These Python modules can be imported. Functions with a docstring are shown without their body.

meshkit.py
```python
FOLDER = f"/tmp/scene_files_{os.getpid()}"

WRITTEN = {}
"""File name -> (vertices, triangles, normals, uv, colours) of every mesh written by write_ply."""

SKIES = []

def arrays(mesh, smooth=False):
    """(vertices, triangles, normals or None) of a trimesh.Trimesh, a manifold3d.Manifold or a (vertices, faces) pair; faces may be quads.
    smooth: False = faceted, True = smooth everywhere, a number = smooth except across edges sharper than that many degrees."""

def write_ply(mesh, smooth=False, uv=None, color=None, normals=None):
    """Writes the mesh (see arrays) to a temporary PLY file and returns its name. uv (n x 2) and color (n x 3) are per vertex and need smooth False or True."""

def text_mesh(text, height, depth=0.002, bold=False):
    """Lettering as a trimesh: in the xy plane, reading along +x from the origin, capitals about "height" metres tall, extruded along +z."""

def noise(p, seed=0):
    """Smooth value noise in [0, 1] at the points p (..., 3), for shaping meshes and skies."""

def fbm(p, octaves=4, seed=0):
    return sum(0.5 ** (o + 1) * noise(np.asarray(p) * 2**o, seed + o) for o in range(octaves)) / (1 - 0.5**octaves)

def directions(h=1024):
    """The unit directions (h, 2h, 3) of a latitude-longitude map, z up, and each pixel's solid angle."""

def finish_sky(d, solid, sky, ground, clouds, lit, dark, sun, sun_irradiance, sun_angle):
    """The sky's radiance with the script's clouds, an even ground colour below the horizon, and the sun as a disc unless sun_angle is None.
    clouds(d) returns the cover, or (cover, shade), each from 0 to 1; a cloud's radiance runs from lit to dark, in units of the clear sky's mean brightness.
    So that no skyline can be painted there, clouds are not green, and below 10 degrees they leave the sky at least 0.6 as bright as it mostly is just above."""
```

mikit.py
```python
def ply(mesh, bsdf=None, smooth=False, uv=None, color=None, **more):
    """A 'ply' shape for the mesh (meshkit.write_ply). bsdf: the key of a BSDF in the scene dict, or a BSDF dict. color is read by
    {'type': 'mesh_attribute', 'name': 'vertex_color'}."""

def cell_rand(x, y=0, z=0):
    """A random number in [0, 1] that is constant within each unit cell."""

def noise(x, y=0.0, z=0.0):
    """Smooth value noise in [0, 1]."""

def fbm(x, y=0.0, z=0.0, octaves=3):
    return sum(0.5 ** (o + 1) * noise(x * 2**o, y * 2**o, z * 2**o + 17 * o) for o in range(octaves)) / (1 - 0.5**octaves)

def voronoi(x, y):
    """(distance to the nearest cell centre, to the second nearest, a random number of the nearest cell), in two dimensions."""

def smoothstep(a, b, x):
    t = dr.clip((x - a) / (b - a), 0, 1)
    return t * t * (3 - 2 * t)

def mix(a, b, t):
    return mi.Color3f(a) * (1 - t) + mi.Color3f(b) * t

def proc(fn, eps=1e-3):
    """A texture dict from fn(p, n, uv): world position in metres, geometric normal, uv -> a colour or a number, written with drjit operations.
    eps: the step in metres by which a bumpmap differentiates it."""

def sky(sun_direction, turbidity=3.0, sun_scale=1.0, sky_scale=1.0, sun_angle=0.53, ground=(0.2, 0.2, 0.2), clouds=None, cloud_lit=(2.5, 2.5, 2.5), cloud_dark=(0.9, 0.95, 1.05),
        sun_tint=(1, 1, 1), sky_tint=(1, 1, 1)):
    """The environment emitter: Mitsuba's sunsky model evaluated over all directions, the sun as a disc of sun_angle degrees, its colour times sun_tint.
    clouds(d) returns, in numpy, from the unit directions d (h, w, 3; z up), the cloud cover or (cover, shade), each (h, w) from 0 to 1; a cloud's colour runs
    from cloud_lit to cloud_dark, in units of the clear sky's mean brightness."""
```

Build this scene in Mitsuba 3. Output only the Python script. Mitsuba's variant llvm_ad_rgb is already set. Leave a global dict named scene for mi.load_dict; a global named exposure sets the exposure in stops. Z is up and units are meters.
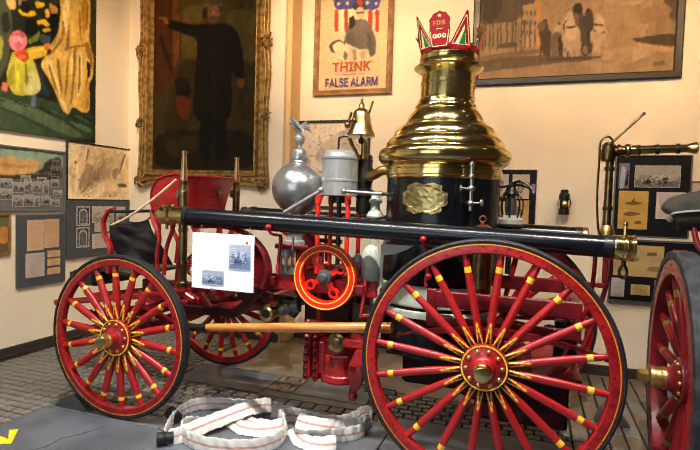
import math
import numpy as np
import drjit as dr
import mitsuba as mi
import trimesh
import shapely
from scipy.ndimage import gaussian_filter
from shapely.geometry import Polygon, box as sbox
from shapely.ops import unary_union
import mikit, meshkit

T = mi.ScalarTransform4f
scene, labels = {}, {}
PI = math.pi

# ------------------------------------------------------------------ camera, light, exposure
exposure = 0.0
CAM = np.array([0.0, -2.985, 1.617])
YAW, PITCH, ROLL, FPX = 0.3344, -0.0455, 0.0303, 528.2


def camera():
    cy, sy = math.cos(YAW), math.sin(YAW)
    f, r, u = np.array([-sy, cy, 0]), np.array([cy, sy, 0]), np.array([0, 0, 1.0])
    f2, u2 = f * math.cos(PITCH) + u * math.sin(PITCH), u * math.cos(PITCH) - f * math.sin(PITCH)
    u3 = u2 * math.cos(ROLL) - r * math.sin(ROLL)
    return {"type": "perspective", "fov": math.degrees(2 * math.atan(350 / FPX)), "fov_axis": "x", "near_clip": 0.05, "far_clip": 60.0,
            "to_world": T().look_at(origin=CAM.tolist(), target=(CAM + f2).tolist(), up=u3.tolist())}


scene["camera"] = camera()

WARM = (1.0, 0.60, 0.28)
COOL = (0.86, 0.95, 1.0)
XL, YB, YP, XR, YF, ZC = -4.78, 2.62, 2.32, 3.6, -5.4, 4.3      # left wall, back wall, portrait wall, right wall, wall behind the viewer, ceiling
WINDOW_POWER, TUBE_POWER, SPOT_POWER, LENS_POWER = 1.9, 18.0, 15.0, 260.0
# warm ceiling spots: (lamp position, point it is aimed at, strength, half angle)
SPOTS = [((-2.9, -0.2, 4.12), (-4.75, 0.9, 2.1), 2.0, 42), ((-3.4, 0.6, 4.12), (-4.3, 2.25, 3.3), 0.7, 34), ((-2.3, 0.9, 4.12), (-2.1, 2.6, 3.2), 1.25, 36),
         ((-0.6, 0.7, 4.12), (-0.9, 2.6, 3.2), 0.9, 36), ((0.7, 0.8, 4.12), (0.6, 2.6, 2.9), 0.95, 38), ((2.0, 0.6, 4.12), (1.7, 2.6, 2.6), 0.8, 40),
         ((0.3, -1.2, 4.12), (-0.5, 0.6, 1.6), 0.6, 30), ((-2.6, -1.3, 4.12), (-2.0, 0.6, 1.2), 0.35, 32),
         ((-2.5, -1.1, 4.12), (-2.5, -0.1, 0.8), 2.15, 46), ((-1.0, -1.1, 4.12), (-1.0, -0.1, 0.8), 2.15, 46), ((0.5, -1.1, 4.12), (0.2, -0.1, 0.8), 2.15, 46)]
SOFT, KEY = (1.0, 0.76, 0.50), (1.0, 0.95, 0.87)      # the three lamps over the engine are whiter
for i, (p, q, s, a) in enumerate(SPOTS):
    scene[f"spot_beam_{i:03d}"] = {"type": "spot", "to_world": T().look_at(origin=list(p), target=list(q), up=[0, 1, 0.01]), "cutoff_angle": float(a), "beam_width": a * 0.35,
                                   "intensity": {"type": "rgb", "value": [SPOT_POWER * s * c for c in (KEY if i >= 8 else SOFT if i == 0 else WARM)]}}


# ------------------------------------------------------------------ materials
def lin(c):
    c = np.asarray(c, float) / 255.0
    return np.where(c <= 0.04045, c / 12.92, ((c + 0.055) / 1.055) ** 2.4)


def rgb(*c):
    return {"type": "rgb", "value": [float(x) for x in c]}


def pbr(name, color, rough=0.5, metal=0.0, coat=0.0, spec=0.5, twosided=True, bump=None):
    b = {"type": "principled", "base_color": color if isinstance(color, dict) else rgb(*color), "roughness": rough if isinstance(rough, dict) else float(rough), "metallic": float(metal), "specular": float(spec)}
    if coat:
        b["clearcoat"], b["clearcoat_gloss"] = float(coat), 0.92
    if bump is not None:
        b = {"type": "bumpmap", "arbitrary": bump[0], "scale": bump[1], "bsdf": b}
    scene[name] = {"type": "twosided", "bsdf": b} if twosided else b


def blotch(a, b, k, lo=0.35, hi=0.7):
    return mikit.proc(lambda p, n, uv: mikit.mix(a, b, mikit.smoothstep(lo, hi, mikit.fbm(p.x * k, p.y * k, p.z * k, 3))))


VC = {"type": "mesh_attribute", "name": "vertex_color"}
pbr("m_wall", blotch((0.78, 0.69, 0.54), (0.72, 0.63, 0.48), 1.3), 0.75)
pbr("m_ceiling", (0.09, 0.08, 0.07), 0.9)
pbr("m_wall_plain", (0.10, 0.08, 0.065), 0.85)
pbr("m_baseboard", (0.035, 0.026, 0.02), 0.45)
pbr("m_trim", (0.62, 0.42, 0.2), 0.6)
pbr("m_grout", (0.02, 0.018, 0.016), 0.95, spec=0.1)
pbr("m_concrete", blotch((0.108, 0.122, 0.142), (0.070, 0.081, 0.097), 3.1), 0.33)
pbr("m_concrete_tan", blotch((0.23, 0.185, 0.13), (0.17, 0.135, 0.092), 2.3), 0.3)
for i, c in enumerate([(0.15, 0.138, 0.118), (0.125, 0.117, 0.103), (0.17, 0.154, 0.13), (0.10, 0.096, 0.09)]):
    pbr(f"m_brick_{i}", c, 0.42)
for i, c in enumerate([(0.15, 0.11, 0.075), (0.19, 0.145, 0.1), (0.12, 0.09, 0.065)]):
    pbr(f"m_brown_{i}", c, 0.5)
pbr("m_red", mikit.proc(lambda p, n, uv: mikit.mix((0.33, 0.008, 0.010), (0.20, 0.005, 0.008), mikit.smoothstep(0.35, 0.7, 0.5 * mikit.fbm(p.x * 9, p.y * 9, p.z * 9, 3) + 0.5 * mikit.fbm(p.x * 55, p.y * 55, p.z * 55, 2)))), 0.28, coat=0.25)
pbr("m_dark_red", blotch((0.15, 0.007, 0.012), (0.09, 0.005, 0.008), 7), 0.32, spec=0.35)
pbr("m_bright_red", (0.60, 0.016, 0.006), 0.3, coat=0.25)
pbr("m_crown_red", (0.27, 0.007, 0.011), 0.4, spec=0.3)
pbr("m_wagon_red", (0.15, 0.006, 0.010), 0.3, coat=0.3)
pbr("m_paint", VC, 0.30, coat=0.35)
pbr("m_yellow", (0.60, 0.29, 0.03), 0.4)
pbr("m_green", (0.01, 0.20, 0.06), 0.4)
pbr("m_cream", (0.85, 0.72, 0.36), 0.4)
pbr("m_brass", blotch((0.76, 0.60, 0.25), (0.62, 0.48, 0.18), 5), 0.15, 1.0)
pbr("m_brass_dull", blotch((0.29, 0.21, 0.095), (0.17, 0.12, 0.055), 11), 0.28, 1.0)
pbr("m_deep_red", (0.022, 0.002, 0.003), 0.4, spec=0.2)
pbr("m_bright_yellow", (0.88, 0.52, 0.04), 0.4)
pbr("m_plate_brass", blotch((0.50, 0.39, 0.17), (0.36, 0.28, 0.11), 40, .4, .6), 0.34, 1.0)
pbr("m_gold", blotch((0.75, 0.50, 0.18), (0.55, 0.34, 0.11), 14), 0.34, 1.0)
pbr("m_bronze", blotch((0.62, 0.39, 0.21), (0.48, 0.29, 0.15), 9), 0.26, 1.0)
pbr("m_bell_brass", blotch((0.60, 0.46, 0.24), (0.44, 0.33, 0.16), 12), 0.24, 1.0)
pbr("m_copper", (0.75, 0.32, 0.17), 0.25, 1.0)
pbr("m_silver", blotch((0.42, 0.43, 0.44), (0.38, 0.39, 0.40), 6), 0.26, 0.85)
pbr("m_silver_paint", (0.27, 0.285, 0.29), 0.38, 0.35)
pbr("m_steel", (0.55, 0.55, 0.53), 0.3, 1.0)
pbr("m_iron", (0.008, 0.008, 0.009), 0.35)
pbr("m_black_gloss", (0.003, 0.0035, 0.005), 0.2, spec=0.35)
pbr("m_rubber", blotch((0.009, 0.0095, 0.011), (0.015, 0.016, 0.018), 12), 0.55, spec=0.35)
pbr("m_grey_rubber", blotch((0.016, 0.018, 0.021), (0.036, 0.038, 0.041), 16), 0.65, spec=0.3)
pbr("m_hose_black", (0.003, 0.004, 0.007), 0.2, spec=0.55)
pbr("m_leather", blotch((0.010, 0.010, 0.011), (0.018, 0.018, 0.019), 8), 0.42)
pbr("m_grey_canvas", blotch((0.055, 0.048, 0.038), (0.03, 0.027, 0.022), 12), 0.75, spec=0.15)
pbr("m_pale_green", blotch((0.40, 0.44, 0.37), (0.30, 0.34, 0.29), 9), 0.38)
pbr("m_canvas_hose", VC, 0.85)
pbr("m_rope", (0.62, 0.48, 0.27), 0.6)
pbr("m_gilt", blotch((0.44, 0.28, 0.095), (0.22, 0.13, 0.04), 22), 0.42, 0.75)
pbr("m_gilt_dark", blotch((0.30, 0.17, 0.05), (0.12, 0.065, 0.02), 30), 0.5, 0.5)
pbr("m_oak_frame", blotch((0.26, 0.14, 0.05), (0.17, 0.09, 0.032), 12), 0.4)
pbr("m_black_frame", (0.02, 0.016, 0.013), 0.4)
pbr("m_grey_frame", (0.10, 0.10, 0.10), 0.45)
pbr("m_white_frame", (0.6, 0.58, 0.52), 0.5)
pbr("m_board_black", (0.006, 0.0065, 0.008), 0.5, spec=0.2)
pbr("m_board_slate", (0.058, 0.064, 0.072), 0.5, spec=0.2)
pbr("m_board_back", (0.30, 0.29, 0.28), 0.6)
pbr("m_print", VC, 0.6, spec=0.15)
pbr("m_painting", VC, 0.5, spec=0.12)
pbr("m_white_card", (0.86, 0.88, 0.90), 0.5)
pbr("m_tape", (0.85, 0.62, 0.01), 0.5)
pbr("m_dark_metal", (0.05, 0.05, 0.052), 0.5)
pbr("m_fixture", (0.7, 0.7, 0.7), 0.5)
pbr("m_clear_glass", (0.5, 0.52, 0.48), 0.12, 0.35)


def wood_fn(p, n, uv):
    g = mikit.fbm(p.x * 2.2, p.y * 40, p.z * 40, 3)
    return mikit.mix((0.50, 0.20, 0.045), (0.32, 0.11, 0.022), mikit.smoothstep(0.3, 0.7, g))


pbr("m_varnished_wood", mikit.proc(wood_fn), 0.28, coat=0.7)
scene["m_glass"] = {"type": "thindielectric"}


# ------------------------------------------------------------------ mesh tools
def cat(*ms):
    out = []
    for m in ms:
        out += list(m) if isinstance(m, (list, tuple)) else [m]
    return trimesh.util.concatenate(out) if len(out) > 1 else out[0]


def mesh(v, f):
    return trimesh.Trimesh(np.asarray(v, float), np.asarray(f, int), process=False)


def grid_faces(a, b, wrap_a=False, wrap_b=False):
    ia, ib = np.arange(a if wrap_a else a - 1), np.arange(b if wrap_b else b - 1)
    i, j = np.meshgrid(ia, ib, indexing="ij")
    i2, j2 = (i + 1) % a, (j + 1) % b
    q = np.stack([i * b + j, i2 * b + j, i2 * b + j2, i * b + j2], -1).reshape(-1, 4)
    return np.vstack([q[:, [0, 1, 2]], q[:, [0, 2, 3]]])


def outward(m):
    if m.volume < 0:
        m.invert()
    return m


def ring(profile, n=64, closed=True):
    """A closed section (r, y) swept about the Y axis; the outer face of a wheel is at small y."""
    pr = np.asarray(profile, float)
    t = np.arange(n) * 2 * PI / n
    v = np.stack([pr[None, :, 0] * np.sin(t)[:, None], np.repeat(pr[None, :, 1], n, 0), pr[None, :, 0] * np.cos(t)[:, None]], -1).reshape(-1, 3)
    return outward(mesh(v, grid_faces(n, len(pr), True, closed)))


def lathe(profile, n=40, at=(0, 0, 0), axis=(0, 0, 1)):
    """A profile (r, z) turned about an axis through at."""
    pr = np.asarray(profile, float).copy()
    if pr[0, 0] > 1e-6:
        pr = np.vstack([[0, pr[0, 1]], pr])
    if pr[-1, 0] > 1e-6:
        pr = np.vstack([pr, [0, pr[-1, 1]]])
    pr[:, 0] = np.maximum(pr[:, 0], 1e-5)
    t = np.arange(n) * 2 * PI / n
    v = np.stack([pr[None, :, 0] * np.cos(t)[:, None], pr[None, :, 0] * np.sin(t)[:, None], np.repeat(pr[None, :, 1], n, 0)], -1).reshape(-1, 3)
    m = outward(mesh(v, grid_faces(n, len(pr), True, False)))
    a = np.asarray(axis, float) / np.linalg.norm(axis)
    if abs(a[2] - 1) > 1e-9:
        m.apply_transform(trimesh.geometry.align_vectors([0, 0, 1], a))
    m.apply_translation(at)
    return m


def spline(pts, k=8, closed=False):
    p = np.asarray(pts, float)
    n = len(p)
    out = []
    for i in range(n if closed else n - 1):
        a, b, c, d = (p[(i + o) % n] if closed else p[min(max(i + o, 0), n - 1)] for o in (-1, 0, 1, 2))
        for t in np.arange(k) / k:
            out.append(0.5 * (2 * b + (c - a) * t + (2 * a - 5 * b + 4 * c - d) * t * t + (3 * b - a - 3 * c + d) * t ** 3))
    if not closed:
        out.append(p[-1])
    return np.array(out)


def tube(pts, r, n=12, closed=False, flat=1.0):
    p = np.asarray(pts, float)
    r = np.broadcast_to(np.asarray(r, float), (len(p),))
    d = (np.roll(p, -1, 0) - np.roll(p, 1, 0)) if closed else np.gradient(p, axis=0)
    d /= np.linalg.norm(d, axis=1, keepdims=True) + 1e-12
    u = np.cross(d[0], [0, 0, 1] if abs(d[0][2]) < 0.9 else [1, 0, 0])
    us = []
    for t in d:
        u = u - t * (u @ t)
        u /= np.linalg.norm(u)
        us.append(u)
    us = np.array(us)
    w = np.cross(d, us)
    a = np.arange(n) * 2 * PI / n
    v = p[:, None] + r[:, None, None] * (np.cos(a)[None, :, None] * us[:, None] + flat * np.sin(a)[None, :, None] * w[:, None])
    v, f = v.reshape(-1, 3), grid_faces(len(p), n, closed, True)
    if not closed:
        c = len(v)
        e = (len(p) - 1) * n
        i = np.arange(n)
        f = np.vstack([f, np.stack([i, i * 0 + c, (i + 1) % n], 1), np.stack([e + i, e + (i + 1) % n, i * 0 + c + 1], 1)])
        v = np.vstack([v, p[:1], p[-1:]])
    return outward(mesh(v, f))


def rod(p0, p1, r, n=12):
    return tube([p0, p1], r, n)


def slab(c, s, b=0.004):
    """A box with chamfered edges: centre and full size."""
    h = np.asarray(s, float) / 2
    b = min(b, *(h * 0.6))
    pts = []
    for x in (-1, 1):
        for y in (-1, 1):
            for z in (-1, 1):
                for k in range(3):
                    e = h - b
                    e[k] = h[k]
                    pts.append(np.array([x, y, z]) * e)
    m = trimesh.convex.convex_hull(np.array(pts))
    m.apply_translation(c)
    return m


def block(x0, x1, y0, y1, z0, z1, b=0.004):
    return slab(((x0 + x1) / 2, (y0 + y1) / 2, (z0 + z1) / 2), (x1 - x0, y1 - y0, z1 - z0), b)


def beam(p0, p1, w, h, b=0.004):
    """A bar of width w (horizontal) and height h between two points."""
    p0, p1 = np.asarray(p0, float), np.asarray(p1, float)
    d = p1 - p0
    L = np.linalg.norm(d)
    d /= L
    s = np.cross([0, 0, 1] if abs(d[2]) < 0.95 else [0, 1, 0], d)
    s /= np.linalg.norm(s)
    m = slab((0, 0, 0), (L, w, h), b)
    M = np.eye(4)
    M[:3, :3] = np.stack([d, s, np.cross(d, s)], 1)
    M[:3, 3] = (p0 + p1) / 2
    m.apply_transform(M)
    return m


def ball(c, r, s=(1, 1, 1), sub=2):
    m = trimesh.creation.icosphere(sub, r)
    m.apply_scale(s)
    m.apply_translation(c)
    return m


def extrude(pts, depth, holes=()):
    p = pts if hasattr(pts, "area") else Polygon(pts, holes)
    p = p.buffer(0)
    return cat(*[trimesh.creation.extrude_polygon(g, depth, engine="earcut") for g in getattr(p, "geoms", [p])])


def to_frame(m, o, u, v):
    """Local (u, v, n) to the world; n = u x v."""
    M = np.eye(4)
    M[:3, :3] = np.stack([u, v, np.cross(u, v)], 1)
    M[:3, 3] = o
    m = m.copy()
    m.apply_transform(M)
    return m


def plate_xz(pts, y0, y1):
    """A flat plate outlined in the vertical plane of the engine's side, from depth y0 to y1."""
    return to_frame(extrude(pts, y1 - y0), (0, y1, 0), (1, 0, 0), (0, 0, 1))


LEFT = ((0.0, 1.0, 0.0), (0.0, 0.0, 1.0))      # the frame of a picture on the left wall
BACK = ((1.0, 0.0, 0.0), (0.0, 0.0, 1.0))      # the frame of a picture on the back walls


# ------------------------------------------------------------------ scene entries
def numbered(key):
    if key not in scene and key not in labels:
        return key
    i = 1
    while f"{key}_{i:03d}" in scene or f"{key}_{i:03d}" in labels:
        i += 1
    return f"{key}_{i:03d}"


def add(key, m, mat, smooth=35, color=None, label=None, kind=None, **more):
    key = numbered(key)
    d = m if isinstance(m, dict) else mikit.ply(m, mat, smooth=smooth if color is None else bool(smooth), color=color)
    scene[key] = {**d, **more}
    if label or kind:
        labels[key] = {**({"label": label} if label else {}), **({"kind": kind} if kind else {})}
    return key


def thing(key, label, category, group=None):
    key = numbered(key)
    labels[key] = {"label": label, "category": category}
    if group:
        labels[key]["group"] = group
    return key


def single(key, m, mat, label, category, smooth=35, group=None, color=None):
    key = numbered(key)
    scene[key] = mikit.ply(m, mat, smooth=smooth if color is None else bool(smooth), color=color)
    labels[key] = {"label": label, "category": category, **({"group": group} if group else {})}
    return key


def struct(key, m, mat, smooth=False):
    scene[key] = mikit.ply(m, mat, smooth=smooth)
    labels[key] = {"kind": "structure"}
    return key


rng = np.random.default_rng(11)


# ------------------------------------------------------------------ the room
W_ = 0.12
struct("ceiling", block(XL - W_, XR + W_, YF - W_, YB + W_, ZC, ZC + 0.1, 0), "m_ceiling")
struct("wall_left", block(XL - W_, XL, YF, YB, -0.1, ZC, 0), "m_wall")
struct("wall_back", block(-2.66, XR, YB, YB + W_, -0.1, ZC, 0), "m_wall")
struct("wall_alcove", block(XL, -2.66, YP, YB + W_, -0.1, ZC, 0), "m_wall")
struct("wall_right", block(XR, XR + W_, YF, YB, -0.1, ZC, 0), "m_wall_plain")
struct("trim_1", block(-2.659, -2.60, YP + 0.05, YB, 0.0, ZC, 0.004), "m_trim")
# the wall behind the viewer with its wide shop window
WX0, WX1, WZ0, WZ1 = -3.9, -0.5, 0.9, 3.7
wf = [block(XL, WX0, YF - W_, YF, -0.1, ZC, 0), block(WX1, XR, YF - W_, YF, -0.1, ZC, 0), block(WX0, WX1, YF - W_, YF, -0.1, WZ0, 0), block(WX0, WX1, YF - W_, YF, WZ1, ZC, 0)]
struct("wall_front", cat(*wf), "m_wall_plain")
fr = [block(WX0, WX1, YF - 0.08, YF - 0.02, z, z + 0.06, 0.004) for z in (WZ0, 2.6, WZ1 - 0.06)] + [block(x - 0.03, x + 0.03, YF - 0.08, YF - 0.02, WZ0, WZ1, 0.004) for x in np.linspace(WX0 + 0.03, WX1 - 0.03, 5)]
struct("window_1", cat(*fr), "m_white_frame")
pane = mesh([[WX0, YF - 0.06, WZ0], [WX1, YF - 0.06, WZ0], [WX1, YF - 0.06, WZ1], [WX0, YF - 0.06, WZ1]], [[0, 2, 1], [0, 3, 2]])
scene["window_1__pane"] = mikit.ply(pane, "m_white_card", emitter={"type": "area", "radiance": rgb(*(WINDOW_POWER * c for c in COOL))})
struct("baseboard_left", cat(block(XL, XL + 0.018, YF, YP, 0, 0.095, 0.004), block(XL, XL + 0.026, YF, YP, 0, 0.02, 0.003)), "m_baseboard")
struct("baseboard_back", cat(block(-2.6, XR, YB - 0.018, YB, 0, 0.10, 0.004), block(XL, -2.66, YP - 0.018, YP, 0, 0.10, 0.004)), "m_baseboard")

# the floor: a sunk bed, poured strips and panels, and fields of setts
struct("floor", block(XL - W_, XR + W_, YF - W_, YB + W_, -0.10, -0.018, 0), "m_grout")
G = 0.004
for (x0, x1, y0, y1, m) in [(-3.42, -0.9, YF, -0.02, "m_concrete"), (-0.9, XR, YF, -0.02, "m_concrete"), (XL, -3.42, YF, -1.0, "m_concrete"), (-3.42, -2.40, -0.02, 0.16, "m_concrete"), (-2.40, -0.9, -0.02, 0.72, "m_concrete"),
                            (-2.95, -2.10, 0.87, 1.34, "m_concrete"), (-2.10, -1.2, 0.845, 0.965, "m_concrete"), (-1.85, -1.2, 0.965, 1.34, "m_concrete"), (-0.9, 0.32, -0.02, 0.845, "m_concrete"), (-3.0, 0.32, 1.345, YB, "m_concrete_tan")]:
    add("floor__concrete_slab", block(x0 + G, x1 - G, y0 + G, y1 - G, -0.03, 0.0, 0.003), m, smooth=False)
setts = []


def sett_field(x0, x1, y0, y1, dx, dy, mats, stagger=0.0):
    ny = max(1, round((y1 - y0) / dy))
    hy = (y1 - y0) / ny
    for j in range(ny):
        x = x0 - (dx * stagger if j % 2 else 0)
        while x < x1 - 0.01:
            a, b = max(x, x0), min(x + dx, x1)
            if b - a > 0.03:
                setts.append((a, b, y0 + j * hy, y0 + (j + 1) * hy, mats[rng.integers(len(mats))], rng.uniform(-0.002, 0.002)))
            x += dx


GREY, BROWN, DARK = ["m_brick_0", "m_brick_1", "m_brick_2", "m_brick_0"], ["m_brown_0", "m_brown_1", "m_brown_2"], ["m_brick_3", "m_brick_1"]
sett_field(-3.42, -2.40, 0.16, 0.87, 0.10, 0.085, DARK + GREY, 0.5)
sett_field(XL, -3.42, -1.0, 1.34, 0.092, 0.082, GREY)
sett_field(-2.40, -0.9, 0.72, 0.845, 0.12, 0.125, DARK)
sett_field(-2.10, -1.85, 0.965, 1.34, 0.125, 0.094, BROWN, 0.5)
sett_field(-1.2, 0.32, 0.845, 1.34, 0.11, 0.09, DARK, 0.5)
sett_field(0.32, 1.6, -0.02, YB, 0.12, 0.23, BROWN + ["m_brick_2"], 0.0)
sett_field(XL, -3.0, 1.34, YP, 0.092, 0.082, GREY)
sett_field(-3.42, -2.95, 0.87, 1.34, 0.092, 0.082, GREY)
setts.sort(key=lambda s: (s[0] + 0.5) ** 2 * 0.6 + (s[2] + 3.0) ** 2)


def sett_mesh(s):
    return slab(((s[0] + s[1]) / 2, (s[2] + s[3]) / 2, -0.014 + s[5]), (s[1] - s[0] - 0.013, s[3] - s[2] - 0.014, 0.03), 0.006)


front = [s for s in setts if s[1] < 1.2 and s[0] > XL]
for s in front[:300]:
    add("floor__brick", sett_mesh(s), s[4], smooth=False)
rest = {}
for s in front[300:] + [s for s in setts if s[1] >= 1.2]:
    rest.setdefault("m_brown_0" if "brown" in s[4] else "m_brick_1", []).append(sett_mesh(s))
for m, ms in rest.items():
    add("floor__brick_field", cat(*ms), m, smooth=False, kind="stuff")
crack = np.array([[-2.93, -0.62], [-2.86, -0.5], [-2.87, -0.38], [-2.80, -0.27], [-2.76, -0.12]])
add("floor__crack", tube(np.c_[crack, crack[:, :1] * 0 + 0.0003], [0.002, 0.004, 0.003, 0.004, 0.001], 6, flat=0.15), "m_grout")
ty = [(-3.50, -.42), (-3.258, -.506), (-3.172, -.516), (-3.285, -.42), (-3.244, -.384), (-3.092, -.556), (-3.17, -.592), (-3.46, -.50)]
tape = extrude(ty, 0.0012)
tape.apply_translation([0, 0, 0.0002])
single("floor_tape", tape, "m_tape", "yellow L-shaped strip of marking tape stuck on the grey floor", "floor tape", smooth=False)

# ceiling lamps
for i, (p, q, s, a) in enumerate(SPOTS):
    p, q = np.array(p), np.array(q)
    d = (q - p) / np.linalg.norm(q - p)
    where = ("above the left wall mural", "above the gilt framed portrait", "above the firefighter poster", "above the chimney side of the sepia photograph", "above the right end of the sepia photograph",
             "above the right-hand notice boards", "over the boiler dome", "over the driver's seat", "before the front wheels", "before the flywheel", "before the rear wheel")[i]
    t = thing("ceiling_spotlight", f"black ceiling spotlight {where}", "spotlight", "ceiling spotlights")
    o = p - d * 0.02
    add(t + "__can", lathe([(0.035, -0.16), (0.05, -0.15), (0.055, -0.02), (0.06, 0.0), (0.054, 0.0), (0.050, -0.03), (0.0, -0.03)], 24, o, d), "m_dark_metal")
    lens = lathe([(0.0, -0.022), (0.045, -0.022), (0.045, -0.020), (0.0, -0.020)], 24, o, d)
    scene[t + "__lens"] = mikit.ply(lens, "m_white_card", emitter={"type": "area", "radiance": rgb(*(LENS_POWER * s * c for c in (KEY if i >= 8 else SOFT if i == 0 else WARM)))})
    add(t + "__bracket", rod(o - d * 0.08, [o[0] - d[0] * 0.08, o[1] - d[1] * 0.08, ZC], 0.012), "m_dark_metal")
for i, (x0, x1, y) in enumerate([(-3.4, -1.4, -1.15), (-0.9, 1.1, -1.15), (-2.2, 0.2, -3.6)]):
    t = thing("fluorescent_fixture", "long white fluorescent fixture on the ceiling, " + ("over the front wheels", "over the rear wheels", "behind the viewer")[i], "light fixture", "fluorescent fixtures")
    add(t + "__housing", cat(block(x0, x1, y - 0.15, y + 0.15, ZC - 0.06, ZC, 0.01), block(x0, x0 + 0.02, y - 0.15, y + 0.15, ZC - 0.10, ZC - 0.06, 0.004), block(x1 - 0.02, x1, y - 0.15, y + 0.15, ZC - 0.10, ZC - 0.06, 0.004)), "m_fixture", smooth=False)
    dfs = block(x0 + 0.02, x1 - 0.02, y - 0.14, y + 0.14, ZC - 0.095, ZC - 0.062, 0.01)
    scene[t + "__diffuser"] = mikit.ply(dfs, "m_white_card", emitter={"type": "area", "radiance": rgb(*(TUBE_POWER * c for c in COOL))})

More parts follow.
